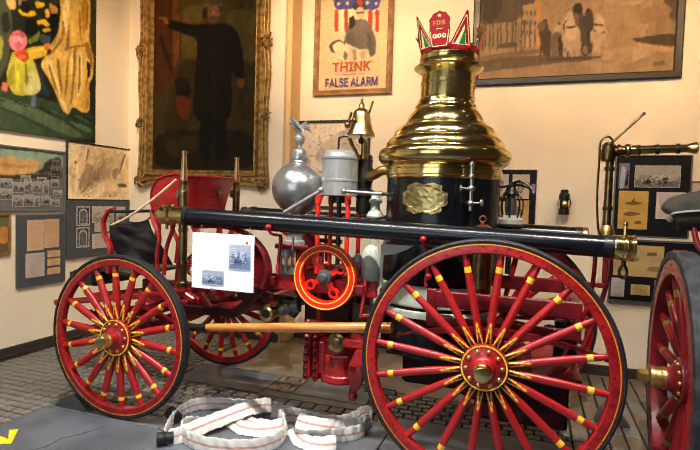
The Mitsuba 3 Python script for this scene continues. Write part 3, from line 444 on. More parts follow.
 'photograph': [[[[-0.126,1.111],[0.514,1.039],[0.512,0.672],[0.384,0.586],[0.195,0.503],[-0.004,0.558],[-0.05,0.723]],[112,86,56]],[[[0.022,0.896],[0.218,0.876],[0.19,0.642],[0.096,0.55],[0.014,0.617]],[84,64,44]],[[[-0.004,0.558],[0.517,0.555],[0.528,0.302],[-0.011,0.237]],[176,130,76]],[[[0.379,0.704],[0.528,0.729],[0.556,0.3],[0.396,0.31]],[206,156,92]],[[[0.537,0.941],[1.598,0.828],[1.658,0.281],[1.126,0.205],[0.632,0.256]],[196,142,78]],[[[0.035,0.595],[0.05,0.594],[0.064,0.322],[0.046,0.324]],[110,80,46]],[[[0.114,0.589],[0.129,0.587],[0.143,0.317],[0.125,0.318]],[110,80,46]],[[[0.192,0.582],[0.208,0.581],[0.221,0.312],[0.203,0.313]],[110,80,46]],[[[0.25,0.577],[0.266,0.576],[0.279,0.308],[0.262,0.309]],[110,80,46]],[[[0.308,0.573],[0.324,0.571],[0.337,0.304],[0.319,0.306]],[110,80,46]],[[[0.423,0.563],[0.438,0.562],[0.451,0.297],[0.434,0.298]],[110,80,46]],[[[0.47,0.559],[0.485,0.558],[0.498,0.294],[0.481,0.295]],[110,80,46]],[[[0.517,0.555],[0.532,0.554],[0.545,0.291],[0.528,0.292]],[110,80,46]],[[[-0.033,0.299],[0.584,0.298],[1.127,0.186],[1.791,0.181],[1.803,-0.053],[-0.02,-0.026]],[190,138,78]],[[[-0.009,0.196],[0.634,0.217],[1.13,0.13],[0.775,0.122],[0.213,0.083],[-0.004,0.074]],[128,92,52]],[[[-0.011,0.237],[0.585,0.278],[0.633,0.236],[-0.008,0.176]],[150,108,60]],[[[0.182,0.354],[0.375,0.351],[0.377,0.302],[0.184,0.305]],[104,78,48]],[[[0.559,0.455],[0.591,0.549],[0.637,0.565],[0.65,0.467],[0.689,0.426],[0.689,0.213],[0.663,0.186],[0.616,0.208]],[88,66,42]],[[[0.672,0.388],[0.725,0.423],[0.781,0.4],[0.8,0.178],[0.737,0.172],[0.698,0.213]],[130,96,60]],[[[0.745,0.383],[0.79,0.389],[0.8,0.168],[0.764,0.17]],[70,54,36]],[[[0.793,0.533],[0.816,0.626],[0.861,0.622],[0.883,0.525],[0.939,0.464],[0.945,0.331],[0.914,0.238],[0.861,0.222],[0.805,0.264],[0.772,0.4]],[210,164,104]],[[[0.786,0.495],[0.819,0.55],[0.833,0.453],[0.8,0.379]],[88,66,42]],[[[0.86,0.641],[0.893,0.685],[0.948,0.662],[0.971,0.537],[1.009,0.477],[1.047,0.418],[1.056,0.229],[0.967,0.234],[0.941,0.426],[0.883,0.525]],[88,66,42]],[[[0.88,0.582],[0.915,0.598],[0.929,0.484],[0.894,0.486]],[130,96,60]],[[[0.968,0.594],[1.037,0.625],[1.06,0.511],[1.097,0.451],[1.047,0.418],[0.99,0.498]],[88,66,42]],[[[0.994,0.422],[1.046,0.437],[1.056,0.229],[1.021,0.221]],[70,54,36]],[[[1.031,0.381],[1.075,0.547],[1.127,0.561],[1.149,0.447],[1.187,0.388],[1.172,0.333],[1.138,0.317],[1.126,0.205],[1.091,0.207],[1.057,0.191]],[210,164,104]],[[[1.063,0.435],[1.151,0.41],[1.17,0.38],[1.065,0.398]],[88,66,42]],[[[1.027,0.287],[1.061,0.304],[1.076,0.171],[1.042,0.154]],[88,66,42]],[[[0.805,0.264],[0.841,0.262],[0.854,0.184],[0.827,0.186]],[88,66,42]],[[[0.635,0.197],[1.128,0.168],[1.042,0.135],[0.683,0.156]],[120,86,50]],[[[0.923,0.654],[0.922,0.645],[0.919,0.636],[0.915,0.631],[0.908,0.628],[0.901,0.628],[0.895,0.632],[0.889,0.639],[0.886,0.648],[0.884,0.658],[0.885,0.668],[0.888,0.676],[0.893,0.682],[0.899,0.684],[0.906,0.684],[0.912,0.68],[0.918,0.673],[0.922,0.664]],[60,46,34]],[[[0.852,0.613],[0.851,0.605],[0.849,0.598],[0.844,0.593],[0.838,0.59],[0.832,0.591],[0.826,0.594],[0.821,0.6],[0.818,0.608],[0.816,0.616],[0.817,0.625],[0.82,0.632],[0.824,0.637],[0.83,0.64],[0.836,0.639],[0.842,0.636],[0.847,0.63],[0.851,0.622]],[130,96,60]],[[[1.02,0.608],[1.02,0.6],[1.017,0.593],[1.013,0.587],[1.007,0.585],[1.001,0.586],[0.995,0.589],[0.99,0.595],[0.987,0.603],[0.985,0.611],[0.986,0.619],[0.989,0.626],[0.993,0.632],[0.999,0.634],[1.005,0.633],[1.011,0.63],[1.016,0.624],[1.019,0.616]],[60,46,34]],[[[1.112,0.553],[1.111,0.544],[1.108,0.535],[1.103,0.53],[1.097,0.527],[1.09,0.527],[1.084,0.531],[1.079,0.538],[1.075,0.547],[1.073,0.556],[1.074,0.566],[1.077,0.574],[1.082,0.58],[1.088,0.583],[1.095,0.582],[1.101,0.578],[1.106,0.572],[1.11,0.563]],[210,164,104]],[[[0.582,0.317],[0.603,0.316],[0.596,0.18],[0.582,0.181]],[88,66,42]],[[[0.629,0.295],[0.65,0.293],[0.671,0.166],[0.657,0.167]],[88,66,42]],[[[0.696,0.252],[0.716,0.25],[0.708,0.154],[0.694,0.155]],[130,96,60]],[[[0.769,0.247],[0.789,0.246],[0.808,0.149],[0.794,0.149]],[88,66,42]],[[[0.821,0.282],[0.841,0.281],[0.826,0.167],[0.812,0.168]],[210,164,104]],[[[0.858,0.26],[0.878,0.259],[0.898,0.143],[0.885,0.144]],[210,164,104]],[[[0.92,0.275],[0.94,0.274],[0.933,0.16],[0.919,0.161]],[210,164,104]],[[[0.964,0.291],[0.983,0.29],[1.004,0.166],[0.99,0.166]],[88,66,42]],[[[1.061,0.285],[1.08,0.284],[1.066,0.152],[1.052,0.153]],[210,164,104]],[[[1.096,0.282],[1.115,0.281],[1.135,0.158],[1.122,0.159]],[210,164,104]],[[[1.144,0.354],[1.163,0.353],[1.182,0.258],[1.169,0.259]],[210,164,104]],[[[0.538,0.495],[0.582,0.55],[0.629,0.527],[0.623,0.469],[0.578,0.434]],[130,96,60]],[[[0.688,0.445],[0.731,0.499],[0.777,0.477],[0.771,0.42]],[210,164,104]],[[[0.731,0.499],[0.748,0.527],[0.768,0.487]],[88,66,42]],[[[0.803,0.513],[0.856,0.527],[0.912,0.466],[0.918,0.352],[0.857,0.318],[0.8,0.379]],[226,182,120]],[[[0.808,0.608],[0.842,0.633],[0.871,0.593],[0.865,0.527],[0.821,0.521]],[216,172,112]],[[[1.068,0.529],[1.11,0.553],[1.147,0.504],[1.16,0.409],[1.101,0.376],[1.063,0.435]],[222,178,116]],[[[0.876,0.678],[0.929,0.692],[0.958,0.632],[0.943,0.577],[0.889,0.591]],[64,50,36]],[[[0.814,0.474],[0.903,0.476],[0.904,0.452],[0.815,0.45]],[88,66,42]],[[[1.061,0.482],[1.149,0.466],[1.149,0.447],[1.062,0.459]],[88,66,42]],[[[1.034,0.23],[1.032,0.209],[1.026,0.191],[1.016,0.178],[1.004,0.171],[0.99,0.172],[0.976,0.18],[0.965,0.195],[0.957,0.214],[0.954,0.235],[0.955,0.256],[0.962,0.274],[0.972,0.287],[0.984,0.294],[0.998,0.293],[1.011,0.285],[1.022,0.27],[1.03,0.251]],[78,60,40]],[[[1.017,0.231],[1.016,0.217],[1.013,0.205],[1.007,0.196],[1.0,0.191],[0.992,0.192],[0.984,0.197],[0.978,0.207],[0.973,0.22],[0.971,0.234],[0.972,0.248],[0.975,0.261],[0.981,0.27],[0.988,0.274],[0.996,0.273],[1.004,0.268],[1.01,0.258],[1.015,0.245]],[150,112,68]],[[[0.952,0.557],[1.04,0.569],[1.064,0.416],[0.977,0.404]],[76,58,40]],[[[0.982,0.687],[1.031,0.757],[1.196,0.907],[1.429,0.936],[1.09,0.975],[0.921,0.862]],[150,110,66]],[[[1.102,0.713],[1.252,0.809],[1.436,0.808],[1.539,0.707],[1.445,0.625],[1.244,0.625]],[214,160,92]],[[[0.57,0.182],[1.18,0.164],[1.164,0.142],[0.59,0.151]],[96,70,46]],[[[0.0,0.958],[0.01,0.957],[0.041,0.274],[0.026,0.275]],[92,70,44]],[[[0.069,0.951],[0.079,0.95],[0.11,0.269],[0.095,0.27]],[92,70,44]],[[[0.148,0.942],[0.158,0.941],[0.189,0.264],[0.174,0.265]],[92,70,44]],[[[0.322,0.924],[0.331,0.923],[0.363,0.253],[0.348,0.254]],[92,70,44]],[[[0.379,0.918],[0.389,0.917],[0.42,0.25],[0.406,0.251]],[92,70,44]],[[[0.399,0.663],[0.418,0.661],[0.421,0.612],[0.402,0.614]],[136,100,58]],[[[0.404,0.565],[0.423,0.563],[0.425,0.514],[0.406,0.516]],[136,100,58]],[[[0.408,0.466],[0.427,0.465],[0.429,0.416],[0.41,0.417]],[136,100,58]],[[[0.437,0.659],[0.456,0.658],[0.458,0.609],[0.439,0.611]],[136,100,58]],[[[0.442,0.562],[0.46,0.56],[0.463,0.511],[0.444,0.513]],[136,100,58]],[[[0.446,0.464],[0.465,0.462],[0.467,0.413],[0.448,0.415]],[136,100,58]],[[[0.475,0.656],[0.494,0.655],[0.496,0.606],[0.477,0.607]],[136,100,58]],[[[0.479,0.558],[0.498,0.557],[0.5,0.508],[0.481,0.51]],[136,100,58]],[[[0.484,0.461],[0.502,0.459],[0.504,0.41],[0.486,0.412]],[136,100,58]],[[[0.513,0.653],[0.531,0.651],[0.533,0.603],[0.515,0.604]],[136,100,58]],[[[0.517,0.555],[0.536,0.554],[0.538,0.505],[0.519,0.507]],[136,100,58]],[[[0.521,0.458],[0.54,0.456],[0.542,0.408],[0.523,0.409]],[136,100,58]],[[[1.447,0.57],[1.576,0.613],[1.672,0.64],[1.731,0.724],[1.763,0.721],[1.754,0.274],[1.624,0.301],[1.491,0.347],[1.536,0.435],[1.454,0.442]],[178,126,66]],[[[1.623,0.645],[1.747,0.723],[1.747,0.418],[1.679,0.496],[1.708,0.565]],[112,84,50]],[[[1.393,0.318],[1.542,0.325],[1.751,0.346],[1.758,0.211],[1.545,0.252],[1.411,0.289]],[96,68,38]],[[[1.378,0.282],[1.545,0.252],[1.75,0.193],[1.752,0.166],[1.547,0.215]],[216,160,90]],[[[1.57,0.086],[1.667,0.099],[1.685,0.052],[1.588,0.048]],[140,100,56]],[[[1.161,0.203],[1.463,0.258],[1.63,0.192],[1.388,0.078],[1.13,0.13]],[212,158,88]],[[[1.06,0.134],[1.184,0.089],[1.303,0.101],[1.341,0.006],[1.048,0.021]],[206,150,82]]],
}



def chaikin(p, k=1):
    p = np.asarray(p, float)
    for _ in range(k):
        q = np.roll(p, -1, 0)
        p = np.stack([0.84 * p + 0.16 * q, 0.16 * p + 0.84 * q], 1).reshape(-1, 2)
    return p


def flat(poly, z):
    out = []
    for g in getattr(poly, "geoms", [poly]):
        if g.geom_type == "Polygon" and g.area > 1e-7:
            v, f = trimesh.creation.triangulate_polygon(g, engine="earcut")
            m = mesh(np.c_[v, np.full(len(v), z)], f)
            n = np.cross(m.vertices[f[0][1]] - m.vertices[f[0][0]], m.vertices[f[0][2]] - m.vertices[f[0][0]])
            if n[2] < 0:
                m.invert()
            out.append(m)
    return out


def picture(w, h, bg, layers, gain=1.0, grain=0.25, scale=18.0, soft=1, cell=0.03, seed=3):
    """A flat print: layers of plain shapes on a ground, each with a little unevenness of tone. Returns (mesh, vertex colours)."""
    nx, ny = max(2, int(w / cell)), max(2, int(h / cell))
    gx, gy = np.meshgrid(np.linspace(0, w, nx + 1), np.linspace(0, h, ny + 1), indexing="ij")
    base = mesh(np.stack([gx, gy, gx * 0], -1).reshape(-1, 3), grid_faces(nx + 1, ny + 1))
    if base.face_normals[0][2] < 0:
        base.invert()
    ms, cs, area = [base], [np.tile(lin(bg), (len(base.vertices), 1))], sbox(0, 0, w, h)
    for i, (pts, c) in enumerate(layers):
        if hasattr(pts, "area"):
            poly = pts
        else:
            poly = Polygon(chaikin(pts, soft) if soft else pts).buffer(0)
        poly = poly.intersection(area)
        if poly.is_empty:
            continue
        for m in flat(poly, 0.00025 * (i + 1)):
            if cell < 0.2:
                v, f = trimesh.remesh.subdivide_to_size(m.vertices, m.faces, cell * 1.6)
                m = mesh(v, f)
            ms.append(m)
            cs.append(np.tile(lin(c), (len(m.vertices), 1)))
    m = trimesh.util.concatenate(ms)
    c = np.vstack(cs)
    k = 1 + grain * (meshkit.fbm(m.vertices * [scale, scale, 0] + seed * 7.3, 4, seed) - 0.5) * 2
    return m, np.clip(c * k[:, None] * gain, 0, 0.95)


def painted(w, h, bg, layers, gain=1.0, cell=.01, grain=.3, warp=.012, seed=5):
    """A painted or printed sheet: the same layers brushed on a fine net, with wavering edges, streaks and softened joins. Returns (mesh, vertex colours)."""
    nx, ny = int(w / cell), int(h / cell)
    gx, gy = np.meshgrid(np.linspace(0, w, nx + 1), np.linspace(0, h, ny + 1), indexing="ij")
    q = np.stack([gx * 9, gy * 9, gx * 0 + seed], -1)
    px = gx + warp * 2 * (meshkit.fbm(q, 4, seed) - .5)
    py = gy + warp * 2 * (meshkit.fbm(q + 31, 4, seed + 9) - .5)
    c = np.tile(lin(bg), (nx + 1, ny + 1, 1))
    for i, (pts, col) in enumerate(layers):
        poly = pts if hasattr(pts, "area") else Polygon(chaikin(pts, 2)).buffer(0)
        if poly.is_empty:
            continue
        inside = shapely.contains_xy(poly, px, py)
        b = poly.bounds
        # a slow turn of tone across each shape, as a brush models it
        k = 1 + grain * 1.1 * (meshkit.fbm(np.stack([gx * 16 + i, gy * 7, gx * 0 + i * 3.1], -1), 3, seed + i) - .5) * 2 * np.clip(max(b[2] - b[0], b[3] - b[1]) * 3, .4, 1)
        c[inside] = lin(col) * k[inside][:, None]
    c = gaussian_filter(c, (.55, .55, 0))
    fine_ = meshkit.fbm(np.stack([gx * 60, gy * 34, gx * 0], -1), 3, seed + 2) - .5
    broad = meshkit.fbm(np.stack([gx * 5, gy * 5, gx * 0 + 4], -1), 3, seed + 3) - .5
    c = c * (1 + grain * 1.5 * fine_ + grain * .8 * broad)[..., None]
    m = mesh(np.stack([gx, gy, gx * 0], -1).reshape(-1, 3), grid_faces(nx + 1, ny + 1))
    if m.face_normals[0][2] < 0:
        m.invert()
    return m, np.clip(c.reshape(-1, 3) * gain, 0, .95)


def moulding(w, h, fw, depth, steps):
    """A mitred frame round an opening w x h: steps are (across 0..1, height) pairs of the section from the inner edge outwards."""
    loops = []
    for a, d in steps:
        e = a * fw
        loops.append([[-e, -e, d], [w + e, -e, d], [w + e, h + e, d], [-e, h + e, d]])
    v = np.array(loops).transpose(1, 0, 2).reshape(-1, 3)
    return outward(mesh(v, grid_faces(4, len(steps), True, True)))


FLATS = [(0, 0.0), (0, 0.8), (0.15, 1.0), (0.85, 1.0), (1, 0.8), (1, 0.0)]


def framed(t, o, fr, w, h, fw, depth, mat, steps=FLATS):
    add(t + "__frame", to_frame(moulding(w, h, fw, depth, [(a, d * depth) for a, d in steps]), o, *fr), mat, smooth=False)


def at(o, fr, u, v, n=0.0):
    a, b = np.array(fr[0]), np.array(fr[1])
    return np.asarray(o, float) + a * u + b * v + np.cross(a, b) * n


def print_(key, o, fr, u, v, w, h, bg, layers=(), n=0.004, mat="m_print", label=None, **k):
    """A sheet of paper, photograph or canvas: a thin body and its picture."""
    pt = k.pop("paint", None)
    m, c = painted(w, h, bg, layers, k.get("gain", 1.0), *pt) if pt else picture(w, h, bg, layers, **k)
    back = block(0, w, 0, h, -0.002, -0.0004, 0)
    c = np.vstack([c, np.tile(lin(bg) * 0.8, (len(back.vertices), 1))])
    return add(key, to_frame(cat(m, back), at(o, fr, u, v, n), *fr), mat, smooth=False, color=c, label=label)


def photo_print(key, o, fr, u, v, w, h, seed, tones, horizon=.4, n=.016, gain=.8, cell=None, label=None, mat="m_print"):
    """An old photograph: a sky, a street, and the broken lights and darks of an engine and its crew."""
    cell = cell or max(.006, w / 46)
    nx, ny = max(8, int(w / cell)), max(8, int(h / cell))
    gx, gy = np.meshgrid(np.linspace(0, 1, nx + 1), np.linspace(0, 1, ny + 1), indexing="ij")
    q = np.stack([gx * 9, gy * 9 * h / w, gx * 0 + seed * 3.7], -1)
    f1, f2, f3 = meshkit.fbm(q, 4, seed), meshkit.fbm(q * 2.6 + 5, 3, seed + 1), meshkit.fbm(q * [.5, 1.2, 1] + 9, 3, seed + 2)
    t = np.where(gy > horizon, .88 - .1 * f3, .52 + .2 * (f2 - .5))
    roof = horizon + .28 * meshkit.noise(np.stack([gx * 6, gx * 0, gx * 0 + seed], -1), 4)
    t = np.where((gy > horizon) & (gy < roof), .60 + .5 * (f2 - .5), t)
    body = np.exp(-((gx - .5) / .32) ** 4 - ((gy - horizon - .05) / .24) ** 4)
    t = t + body * (np.where(f1 > .5, .15, -.55) + 1.1 * (f2 - .5))
    t = np.clip(t + .18 * (f2 - .5), 0, 1)
    A = [lin(c) for c in tones]
    t = t[..., None]
    c = np.where(t < .5, A[0] + (A[1] - A[0]) * t * 2, A[1] + (A[2] - A[1]) * (t * 2 - 1)).reshape(-1, 3) * gain
    m = mesh(np.stack([gx * w, gy * h, gx * 0], -1).reshape(-1, 3), grid_faces(nx + 1, ny + 1))
    if m.face_normals[0][2] < 0:
        m.invert()
    back = block(0, w, 0, h, -.002, -.0004, 0)
    rim = flat(sbox(0, 0, w, h).difference(sbox(.004, .004, w - .004, h - .004)), .0003)
    c = np.vstack([c, np.tile(A[2] * .9, (len(back.vertices), 1))] + [np.tile(np.minimum(A[2] * 1.15, .9) * gain, (len(k.vertices), 1)) for k in rim])
    return add(key, to_frame(cat(m, back, *rim), at(o, fr, u, v, n), *fr), mat, smooth=False, color=c, label=label)


def text_lines(w, h, n, ink=(120, 116, 118), m=0.1, seed=1, top=0.1):
    """Lines of small type, too small to read."""
    r = np.random.default_rng(seed)
    out = []
    for i in range(n):
        y = h * (1 - top) - (h * (1 - top - m)) * i / max(1, n - 1) * 0.98
        x = w * m
        t = min(0.004, h * 0.3 / n)
        end = w * (1 - m) * (1 if r.uniform() < .8 else r.uniform(.5, .9))
        while x < end:
            q = min(r.uniform(.03, .12) * w, end - x)
            out.append((sbox(x, y - t, x + q, y), ink))
            x += q + 0.018 * w
    return out


# left wall: the mural-like oil painting
WL = XL + 0.001
o = (WL, -0.30, 2.185)
t = thing("oil_painting", "oil painting of a woman in yellow coat leading a child in pink cap", "painting")
print_(t + "__canvas", o, LEFT, 0.0, 0.0, 2.065, 1.75, (34, 38, 28), PICS["mural"], n=0.03, mat="m_painting", gain=0.85, paint=(.009, .34, .008))
add(t + "__stretcher", to_frame(cat(block(0.0, 2.065, 0, 0.03, 0, 0.026, 0.002), block(0, 2.065, 1.72, 1.75, 0, 0.026, 0.002), block(0, .03, .03, 1.72, 0, .026, .002), block(2.035, 2.065, .03, 1.72, 0, .026, .002)), o, *LEFT), "m_oak_frame", smooth=False)

# left wall: board of small photographs under a coast view
o = (WL, 0.20, 1.435)
t = thing("photograph_board", "grey framed board of many small dark photographs below a painted shore", "picture board")
print_(t + "__backing", o, LEFT, 0.0, 0.0, 1.155, 0.592, (104, 104, 106), PICS["board_1_top"], n=0.012, gain=0.85, paint=(.012, .3, .015))
framed(t, o, LEFT, 1.155, 0.592, 0.022, 0.028, "m_grey_frame")
r = np.random.default_rng(5)
for u, v, w, h in [(.02, .10, .13, .07), (.17, .10, .11, .08), (.30, .05, .12, .08), (.44, .10, .12, .09), (.57, .03, .10, .10), (.69, .03, .10, .11), (.81, .03, .055, .10), (.885, .05, .10, .085), (1.0, .03, .10, .07), (1.03, .13, .10, .07),
                   (.30, .17, .12, .08), (.44, .20, .12, .09), (.57, .17, .12, .09), (.70, .19, .07, .1), (.79, .17, .10, .10), (.915, .16, .055, .13), (1.0, .235, .09, .075), (.66, .285, .10, .05), (.84, .29, .10, .04), (1.0, .37, .11, .08), (1.02, .47, .08, .05), (1.0, .32, .1, .03)]:
    dk = v > .3
    photo_print(t + "__photo", o, LEFT, u - .006, v - .005, w * 1.12, h * 1.14, int(u * 1000 + v * 77), ((24, 23, 23), (66, 62, 58), (124, 118, 110)) if dk else ((36, 36, 38), (104, 102, 100), (176, 172, 166)), gain=0.8, cell=.008)

# left wall: map over a board of engravings
o = (WL, 1.405, 1.548)
t = thing("framed_map", "framed old beige map of an island, on the left wall beside the corner", "framed map")
r = np.random.default_rng(14)
for i in range(26):
    a, b = np.array([.16 + .012 * i, .05 + .016 * i]), np.array([.30 + .016 * i, .03 + .020 * i])
    q = a + (b - a) * r.uniform(.75, 1.1)
    PICS["map"].append(([tuple(a), tuple(q), (q[0] + .004, q[1] + .004), (a[0] + .004, a[1] + .004)], (120, 98, 74)))
for i in range(16):
    a = np.array([.17 + .01 * i, .06 + .004 * i])
    b = a + [.30 * r.uniform(.6, 1), .36 * r.uniform(.6, 1)]
    PICS["map"].append(([tuple(a), tuple(b), (b[0] + .004, b[1] - .003), (a[0] + .004, a[1] - .003)], (130, 108, 82)))
for i in range(30):
    a = np.array([r.uniform(.02, .16), r.uniform(.2, .55)])
    PICS["map"].append(([tuple(a), (a[0] + .012, a[1]), (a[0] + .012, a[1] + .006), (a[0], a[1] + .006)], (150, 128, 98)))
print_(t + "__sheet", o, LEFT, 0.0, 0.0, 0.925, 0.612, (214, 194, 160), PICS["map"], n=0.012, gain=1.2, paint=(.008, .35, .012))
framed(t, o, LEFT, 0.925, 0.612, 0.016, 0.026, "m_black_frame")
o = (WL, 1.392, 0.892)
t = thing("engraving_board", "slate grey board of arched engravings and letters, left wall under the old map", "notice board")
add(t + "__backing", to_frame(block(0, 0.955, 0, 0.636, 0, 0.03, 0.004), o, *LEFT), "m_board_slate", smooth=False)


def arch(w, h, s):
    return [(sbox(.012, .012, w - .012, h - .012), (70, 68, 68)), (Polygon([(w * .18, h * .08), (w * .82, h * .08), (w * .82, h * .62)] + [(w / 2 + w * .32 * math.cos(a), h * .62 + h * .26 * math.sin(a)) for a in np.linspace(0, PI, 12)]), (176, 172, 168)),
            (Polygon([(w * .26, h * .12), (w * .74, h * .12), (w * .74, h * .6)] + [(w / 2 + w * .24 * math.cos(a), h * .6 + h * .2 * math.sin(a)) for a in np.linspace(0, PI, 12)]), (96, 92, 92))] + \
        [(Polygon([(w * (.34 + .08 * i + .02 * s), h * (.2 + .09 * ((i * 3 + s) % 4))), (w * (.46 + .06 * i), h * (.24 + .09 * ((i * 3 + s) % 4))), (w * (.4 + .06 * i), h * (.36 + .09 * ((i * 3 + s) % 4)))]), (150, 146, 144)) for i in range(4)]


for u, v, w, h, kind in [(.115, .36, .185, .215, 1), (.115, .115, .18, .225, 2), (.335, .385, .33, .19, 3), (.70, .39, .15, .18, 4), (.37, .28, .24, .10, 5), (.335, .09, .33, .17, 5)]:
    if kind < 3:
        L = arch(w, h, kind)
        print_(t + "__engraving", o, LEFT, u, v, w, h, (196, 190, 184), L, n=.034, soft=0, cell=.03, gain=.8, label="arched engraving in black and white")
    elif kind < 5:
        photo_print(t + "__photo", o, LEFT, u, v, w, h, kind, ((80, 70, 64), (160, 148, 136), (206, 194, 180)), .35, n=.034)
    else:
        print_(t + "__letter", o, LEFT, u, v, w, h, (202, 184, 172), text_lines(w, h, 9 if h > .12 else 5, (176, 156, 146)), n=.034, soft=0, gain=.85, cell=.2, label="pinkish sheet of small type")
o = (WL, 0.808, 0.660)
t = thing("document_board", "dark slate board with two tan pages and four small papers, low on the left wall", "notice board")
add(t + "__backing", to_frame(block(0, 0.562, 0, 0.722, 0, 0.03, 0.004), o, *LEFT), "m_board_slate", smooth=False)
for u, v, w, h, c, n in [(.10, .36, .19, .31, (206, 172, 140), 14), (.295, .375, .18, .30, (200, 164, 130), 14), (.085, .09, .215, .245, (190, 180, 172), 14), (.335, .275, .155, .07, (204, 168, 130), 3), (.335, .185, .155, .075, (210, 172, 128), 3), (.335, .095, .155, .07, (206, 170, 130), 3)]:
    print_(t + "__page", o, LEFT, u, v, w, h, c, text_lines(w, h, n, tuple(int(x * .86) for x in c)), n=.034, soft=0, gain=.85, cell=.2)
o = (WL, 0.36, 1.025)
t = thing("small_painting", "small framed painting in orange and olive at the left edge of the photo", "painting")
print_(t + "__canvas", o, LEFT, 0, 0, .365, .352, (140, 104, 60), [([(0, 0), (.37, 0), (.37, .1), (0, .14)], (120, 90, 60)), ([(.2, .1), (.36, .08), (.36, .24), (.25, .26)], (206, 140, 70)), ([(0, .22), (.4, .26), (.4, .4), (0, .4)], (110, 104, 70)), ([(.1, .1), (.2, .12), (.2, .3), (.1, .28)], (96, 70, 44))], n=.014, gain=.7, grain=.35)
framed(t, o, LEFT, .365, .352, .022, .03, "m_oak_frame")

# portrait in its gilt frame
o = (-4.395, YP - 0.001, 1.925)
t = thing("portrait_painting", "large dark portrait of a pointing man in long black coat, ornate gilt frame", "painting")
print_(t + "__canvas", o, BACK, 0, 0, 1.385, 2.15, (42, 33, 14), PICS["portrait"], n=.02, mat="m_painting", gain=1.25, paint=(.013, .36, .012))
framed(t, o, BACK, 1.385, 2.15, .075, .09, "m_gilt", [(0, 0), (0, .3), (.12, .45), (.3, .42), (.42, .6), (.62, .95), (.8, 1.0), (.95, .8), (1, .5), (1, 0)])


def wavy(w, h, fw, e):
    """The outer moulding with its swept, bulging edge."""
    n = 48
    out = []
    P = [(-fw, -fw), (w + fw, -fw), (w + fw, h + fw), (-fw, h + fw)]
    for k in range(4):
        a, b = np.array(P[k]), np.array(P[(k + 1) % 4])
        d = b - a
        nrm = np.array([d[1], -d[0]]) / np.linalg.norm(d)
        for i in range(n):
            s = i / n
            c = min(s, 1 - s)
            bul = e * (math.exp(-(c / .07) ** 2) + .8 * math.exp(-((s - .5) / .08) ** 2) - .35 * math.exp(-((c - .27) / .13) ** 2))
            out.append(a + d * s + nrm * bul)
    return out


outer = wavy(1.385, 2.15, .17, .025)
inner = [(-.07, -.07), (1.455, -.07), (1.455, 2.22), (-.07, 2.22)]
body = extrude(Polygon(outer, [inner[::-1]]), .05)
lip = tube(np.array([[x, y, .05] for x, y in outer]), .016, 8, closed=True)
mid = tube(np.array([[x * .955 + .031, y * .955 + .045, .055] for x, y in outer]), .014, 8, closed=True)
add(t + "__frame", to_frame(cat(body, lip, mid), o, *BACK), "m_gilt", smooth=40)


def ornament(c, s, seed):
    """Carved leaves and scrolls in a cluster."""
    r = np.random.default_rng(seed)
    ms = []
    for k in range(9):
        a = k * 2 * PI / 9 + r.uniform(-.2, .2)
        L = s * r.uniform(.6, 1.0)
        pts = [(c[0] + q * L * math.cos(a + q * .9), c[1] + q * L * 1.25 * math.sin(a + q * .9), .055 + .03 * math.sin(q * 3)) for q in np.linspace(.1, 1, 7)]
        ms.append(tube(pts, [s * x for x in (.12, .17, .17, .15, .12, .10, .13)], 7))
    ms += [ball((c[0], c[1], .075), s * .28, (1, 1, .7), 1)]
    return ms


for cx, cy, s in [(-.14, -.13, .10), (1.525, -.13, .10), (-.14, 2.28, .10), (1.525, 2.28, .10), (-.165, .56 - .0, .07), (1.545, .62, .07), (-.165, 1.42, .085), (1.545, 1.42, .085)]:
    add(t + "__corner_ornament" if s == .10 else t + "__carved_ornament", to_frame(cat(*ornament((cx, cy), s, int(cx * 50 + cy * 10) + 400)), o, *BACK), "m_gilt_dark", smooth=50)

# poster
o = (-2.37, YB - 0.001, 2.855)
t = thing("firefighter_poster", "wood framed firefighter poster lettered THINK and FALSE ALARM", "poster")
L = list(PICS["poster"])


def word(s, h, u0, u1, v, c):
    m = meshkit.text_mesh(s, h, 0.001, bold=True)
    from shapely import affinity
    tris = m.triangles[(m.face_normals[:, 2] > .9)][:, :, :2]
    g = unary_union([Polygon(x).buffer(1e-5) for x in tris])
    a, b, cc, d = g.bounds
    return affinity.translate(affinity.scale(affinity.translate(g, -a, -b), (u1 - u0) / (cc - a), h / (d - b), origin=(0, 0)), u0, v), c


m1, c1 = painted(.79, 1.10, (218, 190, 150), L, gain=.78, cell=.0085, grain=.22, warp=.006)
words = [word("THINK", .105, .165, .615, .195, (168, 82, 48)), word("OF HER", .018, .30, .46, .158, (120, 100, 90)), word("FALSE ALARM", .098, .085, .70, .030, (84, 68, 132))]
lay = [(sbox(.20, .163, .28, .167), (140, 120, 100)), (sbox(.48, .163, .56, .167), (140, 120, 100))]
words.pop(1)
lay += [(sbox(.30 + .03 * i, .160, .322 + .03 * i, .170), (140, 120, 104)) for i in range(5)]
wm = []
for g, c in words + lay:
    for f_ in flat(g, .0125):
        wm.append((f_, np.tile(lin(c) * .9, (len(f_.vertices), 1))))
back = block(0, .79, 0, 1.10, -.002, -.0004, 0)
add(t + "__sheet", to_frame(cat(m1, *[a for a, _ in wm], back), at(o, BACK, 0, 0, .012), *BACK), "m_print", smooth=False, color=np.vstack([c1] + [b for _, b in wm] + [np.full((len(back.vertices), 3), .4)]))
framed(t, o, BACK, .79, 1.10, .065, .035, "m_oak_frame", [(0, 0), (0, .5), (.2, .8), (.5, .7), (.85, 1), (1, .8), (1, 0)])

